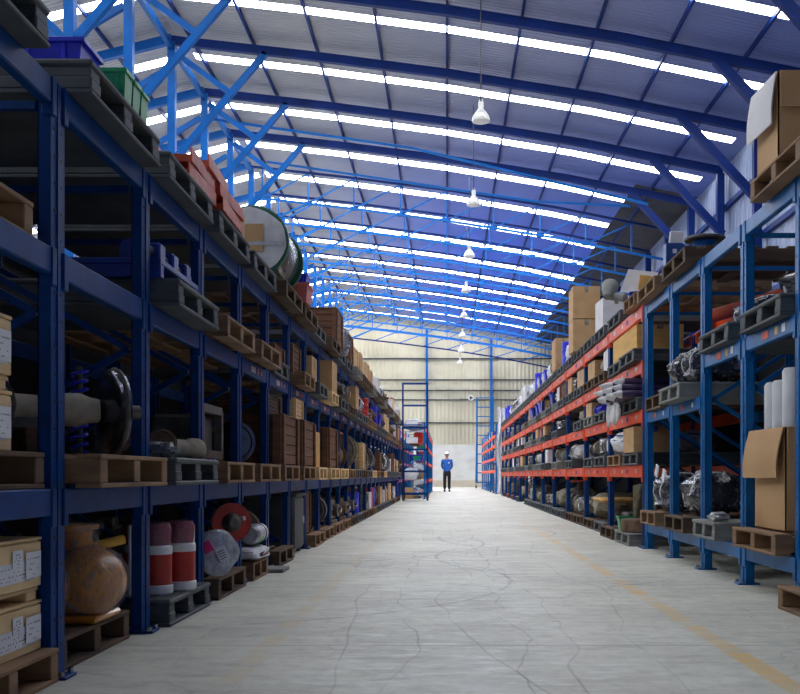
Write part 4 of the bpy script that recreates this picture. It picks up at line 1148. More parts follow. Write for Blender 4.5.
for b in range(9, 26):
    for lv in (0, 1, 2, 3):
        if lv == 2 and b == 9 or (lv == 3 and b < 12): continue
        pk = rnd.choice(['wood', 'old', 'grey', 'grey', 'new' if lv == 1 else 'wood'])
        hm = {0: .41, 1: .57, 2: .35, 3: .5}[lv]
        n = 1 if (b < 14 or rnd.random() < .45) else 2
        if lv == 3:
            y = LY[b - 1]; 
            mix = ['bag_white', 'sack_white', 'bundle_foil', 'carton', 'drum_red', 'sack_cream', 'crate_pale', 'carton_w', 'motor_blue', 'gear_rust', 'bundle_film'] if b > 15 else ['carton', 'crate_brown', 'crate_pale']
            fill(lwhere(3, b), 0, -1, y, y + 1.08, T, mix, n, .45, None, 1, -1.34)
        else:
            y = LY[b - 1]
            fill(lwhere(lv, b), 0, -1, y + .0, y + 1.08, LLEV[lv], LMIX if (lv or b < 20) else LMIX + ['bag_white', 'sack_white', 'bundle_foil'] * 3, n, hm, pk, 1, -1.31 if lv else -1.38)
# deep goods, second row in the shelves nearest the camera
for (k, b, lv) in (('gear_iron', 2, 0), ('motor_iron', 3, 0), ('crate_brown', 5, 2), ('gear_rust', 2, 2), ('motor_iron', 3, 1), ('gear_iron', 4, 1)):
    o = good(k, -2.33, LY[b - 1] + .55, LLEV[lv] + (0 if lv == 2 and b == 2 else .135), 'deep inside, ' + lwhere(lv, b), (.9, 1, .8))

# ---- right blue rack
def rwhere(s): return s + ' of the right blue rack'
B0 = .271; B1a = 1.381; B1b = 1.691; B2 = 2.481
FXR = 1.93
pallet('lgrey', FXR + .55, 7.56, B0, rwhere('lying almost bare on bottom beams'), 1, .72, True)
pallet('wood', FXR + .55, 6.33, B0, rwhere('under the tall cardboard box, bottom beams'), 1, .98, True)
pallet('wood', FXR + .55, 9.65, B0, rwhere('at the far end, bottom beams'), 1, .78, True)
pallet('old', FXR + .55, 8.55, B0, rwhere('in the second far bay, bottom beams'), 1, .8, True)
pallet('wood', 1.86 + .55, 5.2, 0, 'on the floor at the right picture edge', 1, .95, True)
def flap_box(W, D, H, drop, sidey=-1):
    """W along y, D along x, aisle face at -x; open top with flaps hanging out"""
    t = thing('cardboard_box'); th = .008
    m = MB()
    for a in ((-D / 2, -W / 2, 0, D / 2, W / 2, th), (-D / 2, -W / 2, 0, -D / 2 + th, W / 2, H), (D / 2 - th, -W / 2, 0, D / 2, W / 2, H),
              (-D / 2, -W / 2, 0, D / 2, -W / 2 + th, H), (-D / 2, W / 2 - th, 0, D / 2, W / 2, H)): m.box(*a, 'card')
    m.build('carton', t)
    # aisle flap hangs down and bellies out, white lined
    m = MB(); n = 7; vs = []
    for i in range(n + 1):
        f = i / n; x = -D / 2 - .012 - math.sin(f * PI * .62) * drop[1]; z = H - f * drop[0]
        for y in (-W / 2 + .004, W / 2 + .02): vs.append((x - (.02 if y > 0 else 0), y, z))
    k = len(vs); vs += [(v[0] + .007, v[1], v[2]) for v in vs]
    fs = []
    for i in range(n): a = 2 * i; fs += [(a, a + 1, a + 3, a + 2), (k + a, k + a + 2, k + a + 3, k + a + 1), (a, a + 2, k + a + 2, k + a), (a + 1, k + a + 1, k + a + 3, a + 3)]
    fs += [(0, k, k + 1, 1), (2 * n, 2 * n + 1, k + 2 * n + 1, k + 2 * n)]
    m.add(vs, fs, drop[2]); m.build('aisle_flap', t)
    m = MB(); M = Matrix.Translation((0, -W / 2 - .004, H)) @ Matrix.Rotation(-.07, 4, 'X'); m.box(-D / 2 + .01, -.008, -drop[3], D / 2 - .01, 0, 0, 'card', M); m.build('end_flap', t)
    return t
put('fb1', lambda: flap_box(.60, .8, .64, (.31, .045, 'card', .16)), FXR + .12 + .4, 6.36, B0 + .13, 0, (1, 1, 1), 'tall cardboard box with an open flap on the bottom pallet at right', 'box')
for i, (x, y, h) in enumerate(((2.16, 6.57, .94), (2.16, 6.41, .94), (2.16, 6.22, 1.0))):
    m = MB(); m.lathe((0, 0, 0), (0, 0, 1), [(0, .06), (.005, .072), (h - .02, .072), (h, .06)], 'foil_w', 20)
    o = m.build('foam_roll', None, (x, y, B0 + .145)); tag(o, 'pale grey foam roll standing in the tall cardboard box, %s' % ['farthest', 'middle', 'nearest and tallest'][i], 'roll', 'foam rolls in the cardboard box')
# black wrapped engines in the bottom level
BLK = {}
for i, (x, y, s) in enumerate(((3.0, 6.4, (.25, .6, .9)), (2.25, 8.5, (.6, .85, 1.0)), (2.25, 9.63, (.65, .85, 1.0)), (2.72, 7.42, (.7, .8, .9)), (2.84, 8.5, (.5, .8, 1.2)))):
    z = B0 + (.13 if i in (1, 2) else .135)
    BLK[i] = put('blk%d' % (i % 2), bundle('film_b', 11 + i % 2), x, y, z, .0 * i, (s[0] * .75, s[1] * .8, s[2] * .38), 'glossy black wrapped engine part low in right blue rack, %s' %
        ['deep behind the tall cardboard box', 'second bay from its far end', 'in its farthest bay', 'deep behind the grey pallet', 'deep in the second far bay'][i], 'bundle')
for i, (y, z) in enumerate(((-.45, .9), (0, 1.02))):
    m = MB(); m.box(-.02, -.09, -.15, 0, .09, .15, 'paper', Matrix.Translation((-.46, y, z)) @ Matrix.Rotation(.4, 4, 'X')); m.build('paper_tag', BLK[2])
m = MB(); m.blob((2.02, 7.42, B0 + .172), (.07, .1, .03), 'foil', .4, 5, 18, 10); tag(m.build('foil_scrap'), 'crumpled silver scrap lying on the bare grey pallet at right', 'foil')
m = MB(); m.blob((2.12, 6.98, B0 + .35), (.05, .09, .12), 'foil_w', .4, 5, 18, 10); 
m = MB(); m.tube([(2.75, 7.3, 1.17), (2.75, 7.3, 1.02)], .006, 'foil'); m.cbox(2.72, 7.25, .84, 2.78, 7.35, 1.02, 'rust', .006); tag(m.build('hanging_control_box'), 'small brown control box hanging inside the right blue rack', 'control box')
# middle level
pallet('lgrey', 1.90 + .55, 8.6, B1a, rwhere('under the black bundles on middle beams'), 1, .88, True)
put('blk0', None, 2.2, 8.37, B1a + .135, .2, (.46, .36, .32), 'black bundle with silver straps, nearer one on the light grey pallet', 'bundle')
put('blk1', None, 2.15, 8.76, B1a + .135, -.2, (.40, .36, .30), 'black bundle with silver straps, farther one on the light grey pallet', 'bundle')
good('tote_blue', 2.55, 8.85, B1a + .135 + .30, 'stacked behind the black bundles, right blue rack', (1, 1.0, .8))
m = MB(); m.cyl((2.35, 8.9, 2.16), (2.9, 8.3, 2.28), .06, 'redorange', 18); tag(m.build('red_pipe'), 'slanting orange-red pipe above the blue tote in the right rack', 'pipe')
pallet('old', 1.98 + .55, 9.65, B1a, rwhere('in the far end bay, middle beams'), 1, .8, False)
good('carton_y', 2.5, 9.6, B1a + .13, 'in the far end bay of the right blue rack', (.6, .7, .8))
for i, (y, n) in enumerate(((7.4, 0), (6.3, 1))):
    pallet('grey', 2.01 + .5, y, B1b, rwhere(['third bay from the camera, upper beams', 'second bay from the camera, upper beams'][i]), 1, .9, True)
    put('blk%d' % n, None, 2.45, y + .1, B1b + .135, .4 * i, (.55, .6, .26), 'shiny black bundle on the upper beams of right rack, %s' % ['just right of the blue tote', 'behind the coloured stickers'][i], 'bundle')
good('tote_green', 2.85, 7.5, B1b + .3, 'deep on the right rack upper beams', (.7, .8, 1)) if False else None
m = MB(); m.cyl((2.2, 5.0, 2.0), (3.0, 6.6, 2.35), .05, 'tote_blue', 14); tag(m.build('blue_pipe'), 'slanting dark blue pipe under the top beams at right', 'pipe') if False else None
good('carton', 2.7, 6.25, B1b + .135 + .0, 'deep on the upper beams of the right rack', (.8, .5, .9)) if False else None
# top level
put('pal_woodTrue', None, FXR + .55, 5.92, B2, 0, (1, 1.0, 1), 'wooden pallet under the huge open cardboard box on top at right', 'pallet')
put('fb2', lambda: flap_box(.40, .95, .53, (.31, .03, 'card_w', .22)), FXR + .03 + .475, 6.12, B2 + .13, 0, (1, 1, 1), 'huge open cardboard box with a white lined flap, on top of the right rack', 'box')
put('pal_greyTrue', pallet_plastic('grey'), FXR + .55, 5.0, B2, 0, (1, .9, 1), 'grey plastic pallet on top of the right rack, nearest the camera', 'pallet')
good('sack_white', FXR + .28, 5.2, B2 + .135, 'on the nearest top pallet of the right rack', (.8, .8, .9))
for i, (y, sy) in enumerate(((8.56, .98), (9.74, .95))):
    pallet('wood' if i else 'old', FXR + .55, y, B2, rwhere('on top, %s from its far end' % ['second', 'first'][i]), 1, sy, True)
def disc_reel():
    t = thing('hose_reel'); 
    m = MB(); m.lathe((0, 0, 0), (0, 0, 1), [(0, .2), (.03, .22), (.12, .22), (.14, .2)], 'steel_blue', 30); m.build('hub', t)
    m = MB(); m.lathe((0, 0, .13), (0, 0, 1), [(0, .36), (.01, .38), (.04, .38), (.05, .36)], 'iron', 36); m.build('top_disc', t)
    m = MB(); m.lathe((0, 0, .01), (0, 0, 1), [(-.01, .3), (.02, .3)], 'iron', 30); m.build('bottom_disc', t); return t
put('reelT', disc_reel, 2.14, 8.3, B2 + .13, 0, (.44, .44, .6), 'flat blue reel with a wide dark disc on top of the right rack', 'reel')
def control_box():
    t = thing('electrical_box'); m = MB(); m.cbox(-.13, -.1, 0, .13, .1, .32, 'rackb3', .01); m.build('body', t)
    m = MB(); m.box(-.03, -.104, .17, .03, -.099, .23, 'paper'); m.build('label', t)
    m = MB(); m.cbox(-.1, -.05, .32, .1, .02, .5, 'card_w', .01, Matrix.Rotation(.1, 4, 'Y')); m.build('card_insert', t); return t
put('ebox', control_box, 2.02, 8.93, B2 + .13, 0, (.6, .6, .62), 'slate blue electrical box with a white label on top of the right rack', 'electrical box')
m = MB(); m.box(-.3, -.1, 0, .3, .1, .012, 'card_w', Matrix.Rotation(-.35, 4, 'Y')); tag(m.build('card_sheet', None, (2.38, 8.78, B2 + .24)), 'white card sheet leaning beside the slate blue electrical box', 'card sheet')
# folded white box and grey cone over the joint of the racks
def cone_card():
    t = thing('folded_carton')
    m = MB(); vs = [(-.25, -.2, 0), (.25, -.2, .05), (.3, .3, .3), (-.05, .3, .38), (-.1, -.1, .42), (.35, -.1, .36)]
    m.add(vs, [(0, 1, 5, 4), (4, 5, 2, 3), (0, 4, 3), (1, 2, 5), (0, 3, 2, 1)], 'card_w'); m.build('panel', t)
    m = MB(); m.box(.02, -.215, .06, .26, -.17, .3, 'card_y', Matrix.Rotation(.12, 4, 'Y')); m.build('opening', t); return t
put('conec', cone_card, 1.98, 10.6, 2.527 + .13, 0, (.7, .7, .62), 'crumpled white folded carton where the blue and orange racks meet', 'carton')
def duct():
    t = thing('air_duct'); m = MB(); m.lathe((0, 0, 0), (-.2, -.5, -.5), [(-.12, .16), (0, .15), (.25, .07)], 'grey_l', 20); m.build('cone', t)
    m = MB(); m.cyl((-.02, .0, -.12), (.25, -.25, -.2), .075, 'grey_l', 18, .08); m.build('spout', t); return t
put('duct', duct, 1.82, 11.2, 2.527 + .30, 0, (.6, .6, .6), 'grey cone shaped duct piece hanging over the orange beam', 'duct')

# ---- orange rack
OLEV = {0: 0.0, 1: .857, 2: 1.437, 3: 1.947, 4: 2.527}
OLN = {0: 'on floor under orange rack', 1: 'on orange rack lowest shelf', 2: 'on orange rack second shelf', 3: 'on orange rack third shelf', 4: 'on top of orange rack'}
def ow(lv, b, half=0): return '%s, %s bay%s' % (OLN[lv], ORD[b], ['', ' near half', ' far half'][half])
def opal(kind, lv, b, half, fx=1.99, near=None):
    y = OY[b - 1] + (.58 if half == 1 else 1.64)
    pallet(kind, fx + .55, y, OLEV[lv], ow(lv, b, half), 1, 1.0, (b <= 3) if near is None else near)
    return y, OLEV[lv] + PH[kind]
# bay 1 by hand
opal('lgrey', 0, 1, 1, 1.9); opal('old', 0, 1, 2, 1.9); opal('grey', 1, 1, 1); opal('wood', 1, 1, 2); opal('grey', 2, 1, 1); opal('grey', 3, 1, 1, 1.95); opal('grey', 3, 1, 2)
opal('grey', 2, 1, 2); opal('grey', 4, 1, 2); opal('grey', 0, 2, 1)
o = put('pal_woodTrue', None, 1.95 + .55, 10.75, OLEV[4], 0, (1, .7, 1), 'wooden pallet on top of the orange rack at its near end', 'pallet')
put('cartY', carton('card_y'), 2.25, 11.3, OLEV[3] + .135, 0, (.5, 1.5, .26), 'long golden cardboard box on the third shelf of the orange rack', 'box')
m = MB()
m.box(-.3, -.5, 0, .1, .5, .012, 'card', Matrix.Rotation(.05, 4, 'Y')); tag(m.build('card_board', None, (2.5, 11.7, OLEV[3] + .42)), 'loose cardboard sheet on the long golden box', 'card sheet')
rr = random.Random(3); n = 0
RN = ['bottom layer front', 'bottom layer second', 'bottom layer third', 'bottom layer back', 'middle layer front', 'middle layer centre', 'middle layer back', 'top layer front', 'top layer back']
def troll():
    t = thing('tarpaulin_roll'); m = MB(); m.lathe((.6, 0, 0), (-1, 0, 0), [(0, .04), (.01, .058), (1.15, .06), (1.17, .05)], 'tarp', 16, .004); m.build('roll', t)
    m = MB(); m.lathe((-.56, 0, 0), (-1, 0, 0), [(0, .05), (.03, .058), (.07, .04), (.12, .015)], 'white', 12, .014); m.build('white_end_cloth', t); return t
for j, cnt in enumerate((4, 3, 2)):
    for i in range(cnt):
        put('troll', troll, 2.40 + rr.uniform(-.05, .05), 10.62 + (i + j * .5) * .10, OLEV[2] + .135 + .04 + j * .07, rr.uniform(-.015, .015), (.9, .62, .62), 'purple tarpaulin roll with white end on the second orange shelf, %s' % RN[n], 'roll', 'purple tarpaulin rolls'); n += 1
for j in range(3):
    for i in range(7 - j):
        put('troll', None, 2.36 + rr.uniform(-.08, .08), 11.05 + (i + j * .5) * .12, OLEV[2] + .135 + .04 + j * .07, rr.uniform(-.02, .02), (.9, .62, .62), 'purple tarpaulin roll of the farther stack on the second orange shelf', 'roll', 'purple tarpaulin rolls, farther stack')
for i in range(6):
    m = MB(); y = 10.95 + .13 * i; m.blob((1.875, y, OLEV[2] + .0), (.025, .035, .09 + .02 * (i % 3)), 'white', .5, i, 12, 12, .8)
    tag(m.build('hanging_cloth'), 'white cloth end hanging over the second orange shelf below the tarpaulin rolls', 'cloth', 'white cloth ends hanging down')
def bigbag(seed):
    def b():
        t = thing('bulk_bag'); m = MB(); m.blob((0, 0, .45), (.5, .5, .5), 'white', .22, seed, 34, 20, .8, 0, 1.5); m.build('bag', t)
        for i, z in enumerate((.25, .5, .72)):
            m = MB(); r = .5 * math.sqrt(max(.1, 1 - ((z - .45) / .52) ** 2)) * .99
            m.ring((0, 0, z), (.15, -.2, 1), r, .028, 'stripe', 26, 6); m.build('blue_stripe', t)
        return t
    return b
put('bb', bigbag(3), 2.30, 11.98, OLEV[1] + .135, .2, (.58, .85, .29), 'large white bag with dark blue stripes on the lowest orange shelf', 'bag')
put('bb', None, 2.82, 11.3, OLEV[1] + .135, 1.3, (.5, .4, .27), 'second blue striped white bag leaning behind the large one', 'bag')
put('wrapc', carton('card', 'stripe'), 2.2, 10.9, OLEV[1] + .135, 0, (.45, .62, .27), 'taped cardboard box with blue tape on the lowest orange shelf, nearest bay', 'box')
good('carton_w', 1.93 + .3, 10.5, OLEV[1] + .135 + .28, 'small, on the blue taped box', (.3, .3, .3)) if False else None
put('bladeset', single('impeller', lambda m: [m.add([(math.cos(a) * .06, math.sin(a) * .06, .02), (math.cos(a + .4) * .22, math.sin(a + .4) * .22, .02), (math.cos(a + .7) * .2, math.sin(a + .7) * .2, .42), (math.cos(a + .2) * .07, math.sin(a + .2) * .07, .45), (math.cos(a) * .06 + .02, math.sin(a) * .06, .02), (math.cos(a + .4) * .22 + .02, math.sin(a + .4) * .22, .02), (math.cos(a + .7) * .2 + .02, math.sin(a + .7) * .2, .42), (math.cos(a + .2) * .07 + .02, math.sin(a + .2) * .07, .45)],
    [(0, 1, 2, 3), (7, 6, 5, 4), (0, 4, 5, 1), (1, 5, 6, 2), (2, 6, 7, 3), (3, 7, 4, 0)], 'khaki') for a in [i * 1.05 for i in range(6)]] + [m.cyl((0, 0, 0), (0, 0, .3), .09, 'khaki')]), 2.2, 10.75, .28, 0, (1, 1, .85), 'dusty bladed impeller standing upright on the floor goods at right', 'impeller')
m = MB(); m.lathe((2.15, 10.8, .135), (0, 0, 1), [(0, .26), (.01, .27), (.13, .27), (.14, .26)], 'rust', 26); tag(m.build('brown_disc'), 'thick brown disc lying on the light grey floor pallet', 'disc')
good('tote_green', 2.02, 11.18, .14, 'beside the brown disc on the floor pallet', (.6, .5, .8))
m = MB(); m.cbox(1.98, 12.68, .40, 2.7, 13.6, .45, 'card_y', .02); tag(m.build('padded_board'), 'long golden padded board lying over the floor goods under the orange rack', 'board')
good('gear_iron', 2.3, 12.0, .13, ow(0, 1, 2), (.9, .9, .55)); good('motor_grey', 2.3, 13.1, .1355, 'under the golden padded board', (.9, .9, .6))
# boxes standing on top
for i, (y, z) in enumerate(((15.75, 0), (15.75, 1))):
    put('cartT', carton('card'), 2.16, y, OLEV[4] + .135 + z * .51, 0, (.42, .55, .5), ['lower of two stacked brown cartons on top of the orange rack', 'upper of two stacked brown cartons on top of the orange rack'][i], 'box')
put('cartW', carton('card_w'), 2.2, 13.3, OLEV[4] + .135, .05, (.36, .5, .40), 'white carton standing on top of orange rack, right of the brown cartons', 'box')
put('cartT', None, 2.12, 18.5, OLEV[4] + .135, 0, (.3, .6, .58), 'tall brown carton on top of the orange rack behind the stacked pair', 'box')
OMIX = {0: ['gear_rust', 'motor_iron', 'sack_khaki', 'valve_rust', 'gear_iron', 'ring_khaki', 'bundle_film', 'hose', 'motor_grey', 'valve_iron', 'gear_green', 'sack_khaki', 'bundle_foil', 'sack_cream', 'sack_khaki'],
        1: ['sack_cream', 'sack_khaki', 'bundle_foil', 'sack_white', 'bag_white', 'motor_grey', 'carton_w', 'carton', 'valve_iron', 'bundle_film', 'motor_iron', 'ring_khaki', 'sack_khaki'],
        2: ['sack_khaki', 'motor_grey', 'bundle_film', 'carton', 'drum_red', 'sack_cream', 'ring_khaki', 'carton_w', 'valve_iron', 'motor_blue', 'sack_white'],
        3: ['carton_w', 'drum_red', 'gear_rust', 'sack_khaki', 'motor_grey', 'drum_yellow', 'crate_brown', 'carton', 'sack_white', 'motor_blue', 'bundle_black', 'bundle_foil', 'tote_blue'],
        4: ['bag_white', 'sack_white', 'carton_w', 'bundle_foil', 'drum_blue', 'tote_blue', 'bag_white']}
def ofill(where, y, z, lv, n, hmax, fx, W=1.0):
    used = set()
    for i in range(n):
        k = rnd.choice(OMIX[lv])
        while CAT[k][1] in used: k = rnd.choice(OMIX[lv])
        used.add(CAT[k][1]); sz = CAT[k][3]; cell = W / n
        f = min(1.3, cell * .93 / sz[1]); fz = min(hmax / sz[2], f * 1.2)
        good(k, fx + .04 + sz[0] * f / 2 * 1.03, y - W / 2 + cell * (i + .5), z, where, (f, f, fz), rnd.uniform(-.05, .05))
for b in range(1, 13):
    for lv in range(5):
        for half in (1, 2):
            if b == 1 or (b == 2 and lv == 0 and half == 1): continue
            if b > 7 and lv in (0, 3) and half == 2: continue
            kind = rnd.choice(['grey', 'grey', 'lgrey', 'old' if lv in (0, 3) else 'grey', 'redp' if lv == 0 else 'lgrey'])
            if lv == 4: kind = 'grey'
            if rr.random() < .12 and lv != 4: continue
            y, z = opal(kind, lv, b, half, 1.99)
            if lv == 4 and b in (2, 3) : continue
            if lv == 4 and b == 4 and half == 2: continue
            if lv == 2 and b == 2 and half == 1: continue
            hm = {0: .52, 1: .275, 2: .21, 3: .275, 4: .45}[lv]
            n = 2 if (b < 8 and rnd.random() < .6) else 1
            ofill(ow(lv, b, half), y, z, lv, n, hm, 2.0)
# white sheet hanging at the end of the orange rack
m = MB(); n1, n2 = 16, 26; vs = []; fs = []
for j in range(n2 + 1):
    for i in range(n1 + 1):
        u, v = i / n1, j / n2; vs.append((1.86 + .42 * u + .05 * math.sin(v * 9) , 37.35 + .12 * noise.noise(Vector((u * 7, v * 3, 1))) + .06 * math.sin(u * 20), .05 + 3.2 * v + .1 * noise.noise(Vector((u * 4, 0, 3)))))
k = len(vs); vs += [(a, b + .02, c) for a, b, c in vs]
for j in range(n2):
    for i in range(n1):
        a = j * (n1 + 1) + i; fs.append((a, a + 1, a + n1 + 2, a + n1 + 1)); fs.append((k + a, k + a + n1 + 1, k + a + n1 + 2, k + a + 1))
m.add(vs, fs, 'white'); tag(m.build('hanging_sheet'), 'long white plastic sheet hanging down the far end of the orange rack', 'sheet')

# ---- far racks' goods
for b in range(6):
    for lv, z in enumerate((0, .951, 1.451, 1.951, 2.351)):
        k = rnd.choice(OMIX[min(lv, 4)] + ['tote_green', 'tote_blue', 'drum_yellow']); sz = CAT[k][3]
        good(k, 1.95 + sz[0] * .6, FRY[b] + 1.2, z, '%s of far right rack, %s bay' % (['under lowest shelf', 'on lowest shelf', 'on second shelf', 'on third shelf', 'on top'][lv], ORD[b + 1]), (1.1, 2.2, min(1.0, .4 / sz[2])))
    for lv, z in enumerate((0, .601, 1.201, 1.751, 2.301)):
        k = rnd.choice(OMIX[min(lv, 4)] + ['tote_green', 'tote_blue', 'carton_w', 'drum_red']); sz = CAT[k][3]
        good(k, -.74 - sz[0] * .6, FLY[b] + 1.2, z, '%s of far left rack, %s bay' % (['under lowest shelf', 'on lowest shelf', 'on second shelf', 'on third shelf', 'on top'][lv], ORD[b + 1]), (1.1, 2.2, min(1.0, (.4 if lv < 4 else .25) / sz[2])))
# goods seen on the near end of the far left rack
for i, (k, x, z, s) in enumerate((('carton_w', -1.1, 2.301, (.9, .5, .5)), ('tote_green', -.95, 1.201, (.7, .6, .8)), ('bag_white', -1.15, .601, (.9, .6, .9)), ('carton', -1.2, .001, (.6, .6, 1.1)), ('carton_w', -1.1, 1.751, (.9, .6, .6)))):
    good(k, x, FLY[0] + .25, z, 'at the near end of the far left rack, %s' % ['on top', 'second shelf', 'lowest shelf', 'on the floor', 'third shelf'][i], s)

# ---- rolling ladders
def ladder(W, H, D, n, mat, z0=.16, up=.05):
    t = thing('rolling_ladder')
    for x in (-W / 2, W / 2 - .05):
        m = MB(); m.cbox(x, -.025, z0, x + up, .025, H, mat, .006); m.build('upright', t)
        m = MB(); m.bar((x + .025, D, z0), (x + .025, 0.03, H * .55), .045, .045, mat); m.build('stay', t)
        m = MB(); m.bar((x + .025, 0.02, z0 + .03), (x + .025, D, z0 + .03), .05, .06, mat); m.build('base_rail', t)
    for i in range(n):
        z = H - .03 - (H - z0 - .08) * i / (n - 1); m = MB(); m.bar((-W / 2, 0, z), (W / 2, 0, z), .05, .055, mat); m.build('rung', t)
    m = MB(); m.cbox(-W / 2, 0, z0, W / 2, D, z0 + .03, mat, .005); m.build('base_tray', t)
    for x in (-W / 2 + .03, W / 2 - .03):
        for y in (0.02, D - .05):
            m = MB(); m.cyl((x - .02, y, .075), (x + .02, y, .075), .075, 'black', 20); c = m.build('caster_wheel', t)
            m = MB(); m.cbox(x - .035, y - .02, .07, x - .024, y + .02, z0 + .01, 'iron', .002); m.cbox(x + .024, y - .02, .07, x + .035, y + .02, z0 + .01, 'iron', .002); m.cbox(x - .035, y - .02, z0 - .01, x + .035, y + .02, z0, 'iron', .002); m.build('fork', c)
    return t
o = ladder(.76, 3.42, .9, 6, 'blue', .17); o.location = (-.92, 28.9, 0)
tag(o, 'tall blue rolling ladder frame on black wheels at the end of left rack', 'ladder')
o = ladder(.95, 5.1, 1.6, 10, 'blue_r', .3, up=.1); o.location = (2.1, 56.0, 0)
tag(o, 'tall far blue rolling ladder on wheels beside the small right rack', 'ladder')

# ---- the man in the aisle
def skinned(name, joints, bones, parent, mat, sub=2):
    me = bpy.data.meshes.new(name); me.from_pydata([j[0] for j in joints], bones, [])
    o = bpy.data.objects.new(name, me); COL.objects.link(o); o.parent = parent
    me.materials.append(MT[mat])
    md = o.modifiers.new('Skin', 'SKIN'); md.use_smooth_shade = True
    if not me.skin_vertices: me.skin_vertices.new(name='')
    for i, j in enumerate(joints):
        r = j[1]; me.skin_vertices[0].data[i].radius = r if isinstance(r, tuple) else (r, r)
    me.skin_vertices[0].data[0].use_root = True
    s = o.modifiers.new('Sub', 'SUBSURF'); s.levels = sub; s.render_levels = sub
    return o
pr = thing('person', 'person in white hard hat, blue shirt and black trousers standing in the aisle', 'person', (0.0, 45.0, 0))
# faces the camera (-y); joints in metres
J = [((0, 0, .95), (.15, .10)), ((0, 0, 1.15), (.135, .09)), ((0, .0, 1.36), (.17, .10)), ((0, 0, 1.47), (.07, .065)), ((0, -.005, 1.53), .055),
     ((0, -.015, 1.60), (.078, .092)), ((0, -.015, 1.69), (.072, .088)),
     ((-.19, 0, 1.41), .055), ((-.228, .03, 1.16), .045), ((-.14, .13, .98), .032),
     ((.19, 0, 1.41), .055), ((.228, .03, 1.16), .045), ((.14, .13, .98), .032),
     ((-.095, 0, .86), .09), ((-.10, -.01, .48), .058), ((-.105, .02, .10), .04), ((-.11, -.10, .045), .035),
     ((.095, 0, .86), .09), ((.10, -.01, .48), .058), ((.105, .02, .10), .04), ((.11, -.10, .045), .035)]
E = [(0, 1), (1, 2), (2, 3), (3, 4), (4, 5), (5, 6), (2, 7), (7, 8), (8, 9), (2, 10), (10, 11), (11, 12), (0, 13), (13, 14), (14, 15), (15, 16), (0, 17), (17, 18), (18, 19), (19, 20)]
skinned('body', J, E, pr, 'skin')
SJ = [((0, 0, .86), (.175, .125)), ((0, 0, 1.15), (.16, .115)), ((0, 0, 1.36), (.19, .12)), ((0, 0, 1.455), (.085, .085)),
      ((-.20, 0, 1.405), .07), ((-.232, .03, 1.16), .058), ((-.155, .12, 1.01), .042), ((.20, 0, 1.405), .07), ((.232, .03, 1.16), .058), ((.155, .12, 1.01), .042)]
skinned('shirt', SJ, [(0, 1), (1, 2), (2, 3), (2, 4), (4, 5), (5, 6), (2, 7), (7, 8), (8, 9)], pr, 'shirt')
TJ = [((0, 0, 1.02), (.15, .105)), ((0, 0, .88), (.16, .11)), ((-.095, 0, .80), .10), ((-.10, -.01, .48), .078), ((-.105, .02, .10), .066), ((.095, 0, .80), .10), ((.10, -.01, .48), .078), ((.105, .02, .10), .066)]
skinned('trousers', TJ, [(0, 1), (1, 2), (2, 3), (3, 4), (1, 5), (5, 6), (6, 7)], pr, 'trouser')
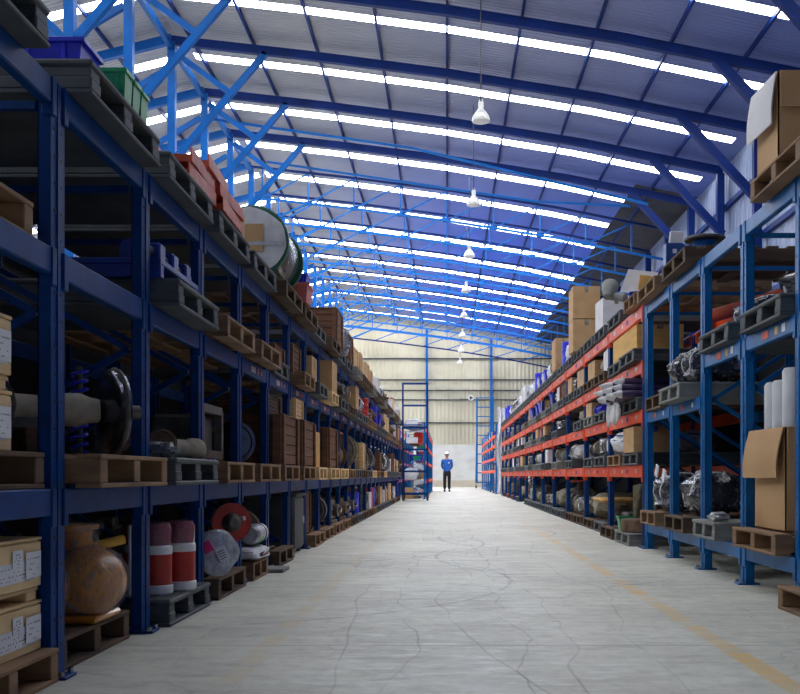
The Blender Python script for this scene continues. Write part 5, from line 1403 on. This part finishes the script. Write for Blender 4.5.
for s in (-1, 1):
    m = MB(); m.blob((s * .11, -.05, .05), (.05, .14, .055), 'black', .05, 1, 18, 12, .8, 0); m.build('boot', pr)
    m = MB(); c = Vector((s * .10, .145, .95)); m.blob(c, (.04, .022, .05), 'skin', .05, 2, 14, 10); h = m.build('hand', pr)
    for i in range(4):
        m = MB(); x = c.x + (i - 1.5) * .018; L = (.035, .045, .042, .032)[i]; m.tube([(x, c.y, c.z - .03), (x - s * .01, c.y + .005, c.z - .05 - L * .5), (x - s * .02, c.y - .01, c.z - .05 - L)], .0085, 'skin', 8); m.build('finger', h)
    m = MB(); m.tube([(c.x - s * .03, c.y, c.z), (c.x - s * .055, c.y + .01, c.z - .03), (c.x - s * .055, c.y + .005, c.z - .055)], .0095, 'skin', 8); m.build('thumb', h)
    m = MB(); m.blob((s * .078, -.01, 1.625), (.012, .022, .032), 'skin', .05, 3, 10, 8); m.build('ear', pr)
    m = MB(); m.blob((s * .03, -.10, 1.635), (.012, .008, .007), 'white_p', 0, 3, 10, 8, 1); e = m.build('eye', pr)
    m = MB(); m.blob((s * .03, -.107, 1.635), (.006, .004, .006), 'ink', 0, 3, 8, 6, 1); m.build('pupil', e)
m = MB(); m.blob((0, -.108, 1.605), (.013, .018, .026), 'skin', .05, 3, 10, 8); m.build('nose', pr)
m = MB(); m.blob((0, -.098, 1.565), (.026, .008, .008), 'red', .05, 3, 10, 8); m.build('mouth', pr)
m = MB(); m.lathe((0, -.005, 1.665), (0, 0, 1), [(0, .098), (.02, .1), (.03, .106)], 'ink', 24); m.build('hair', pr)
m = MB(); m.lathe((0, -.01, 1.69), (0, 0, 1), [(0, .145), (.008, .148), (.014, .122), (.05, .118), (.09, .095), (.115, .055), (.125, .02)], 'white_p', 28, sq=1.0); m.cbox(-.07, -.19, 1.688, .07, -.1, 1.698, 'white_p', .004); m.build('hard_hat', pr)
m = MB(); m.box(.05, -.125, 1.27, .12, -.118, 1.33, 'paper'); m.build('chest_badge', pr)

# ------------------------------------------------------------ light, world, camera
w = bpy.data.worlds.new('world'); sc.world = w; w.use_nodes = True
bg = w.node_tree.nodes['Background']; bg.inputs[0].default_value = (.6, .75, 1, 1); bg.inputs[1].default_value = .6
cd = bpy.data.cameras.new('camera'); cam = bpy.data.objects.new('camera', cd); COL.objects.link(cam)
cam.location = (0, 0, CZ); cam.rotation_euler = (PI / 2, 0, 0)
cd.sensor_width = 36; cd.lens = 45; cd.shift_x = -47 / 800; cd.shift_y = 128 / 800; cd.clip_end = 200; cd.clip_start = .05
sc.camera = cam
sc.view_settings.view_transform = 'Standard'; sc.view_settings.look = 'None'; sc.view_settings.gamma = 1
sc.view_settings.use_curve_mapping = False; sc.view_settings.exposure = 0.08
sc.cycles.use_denoising = True
sc.cycles.max_bounces = 8; sc.cycles.diffuse_bounces = 4; sc.cycles.glossy_bounces = 3; sc.cycles.transparent_max_bounces = 12
sc.cycles.sample_clamp_indirect = 6
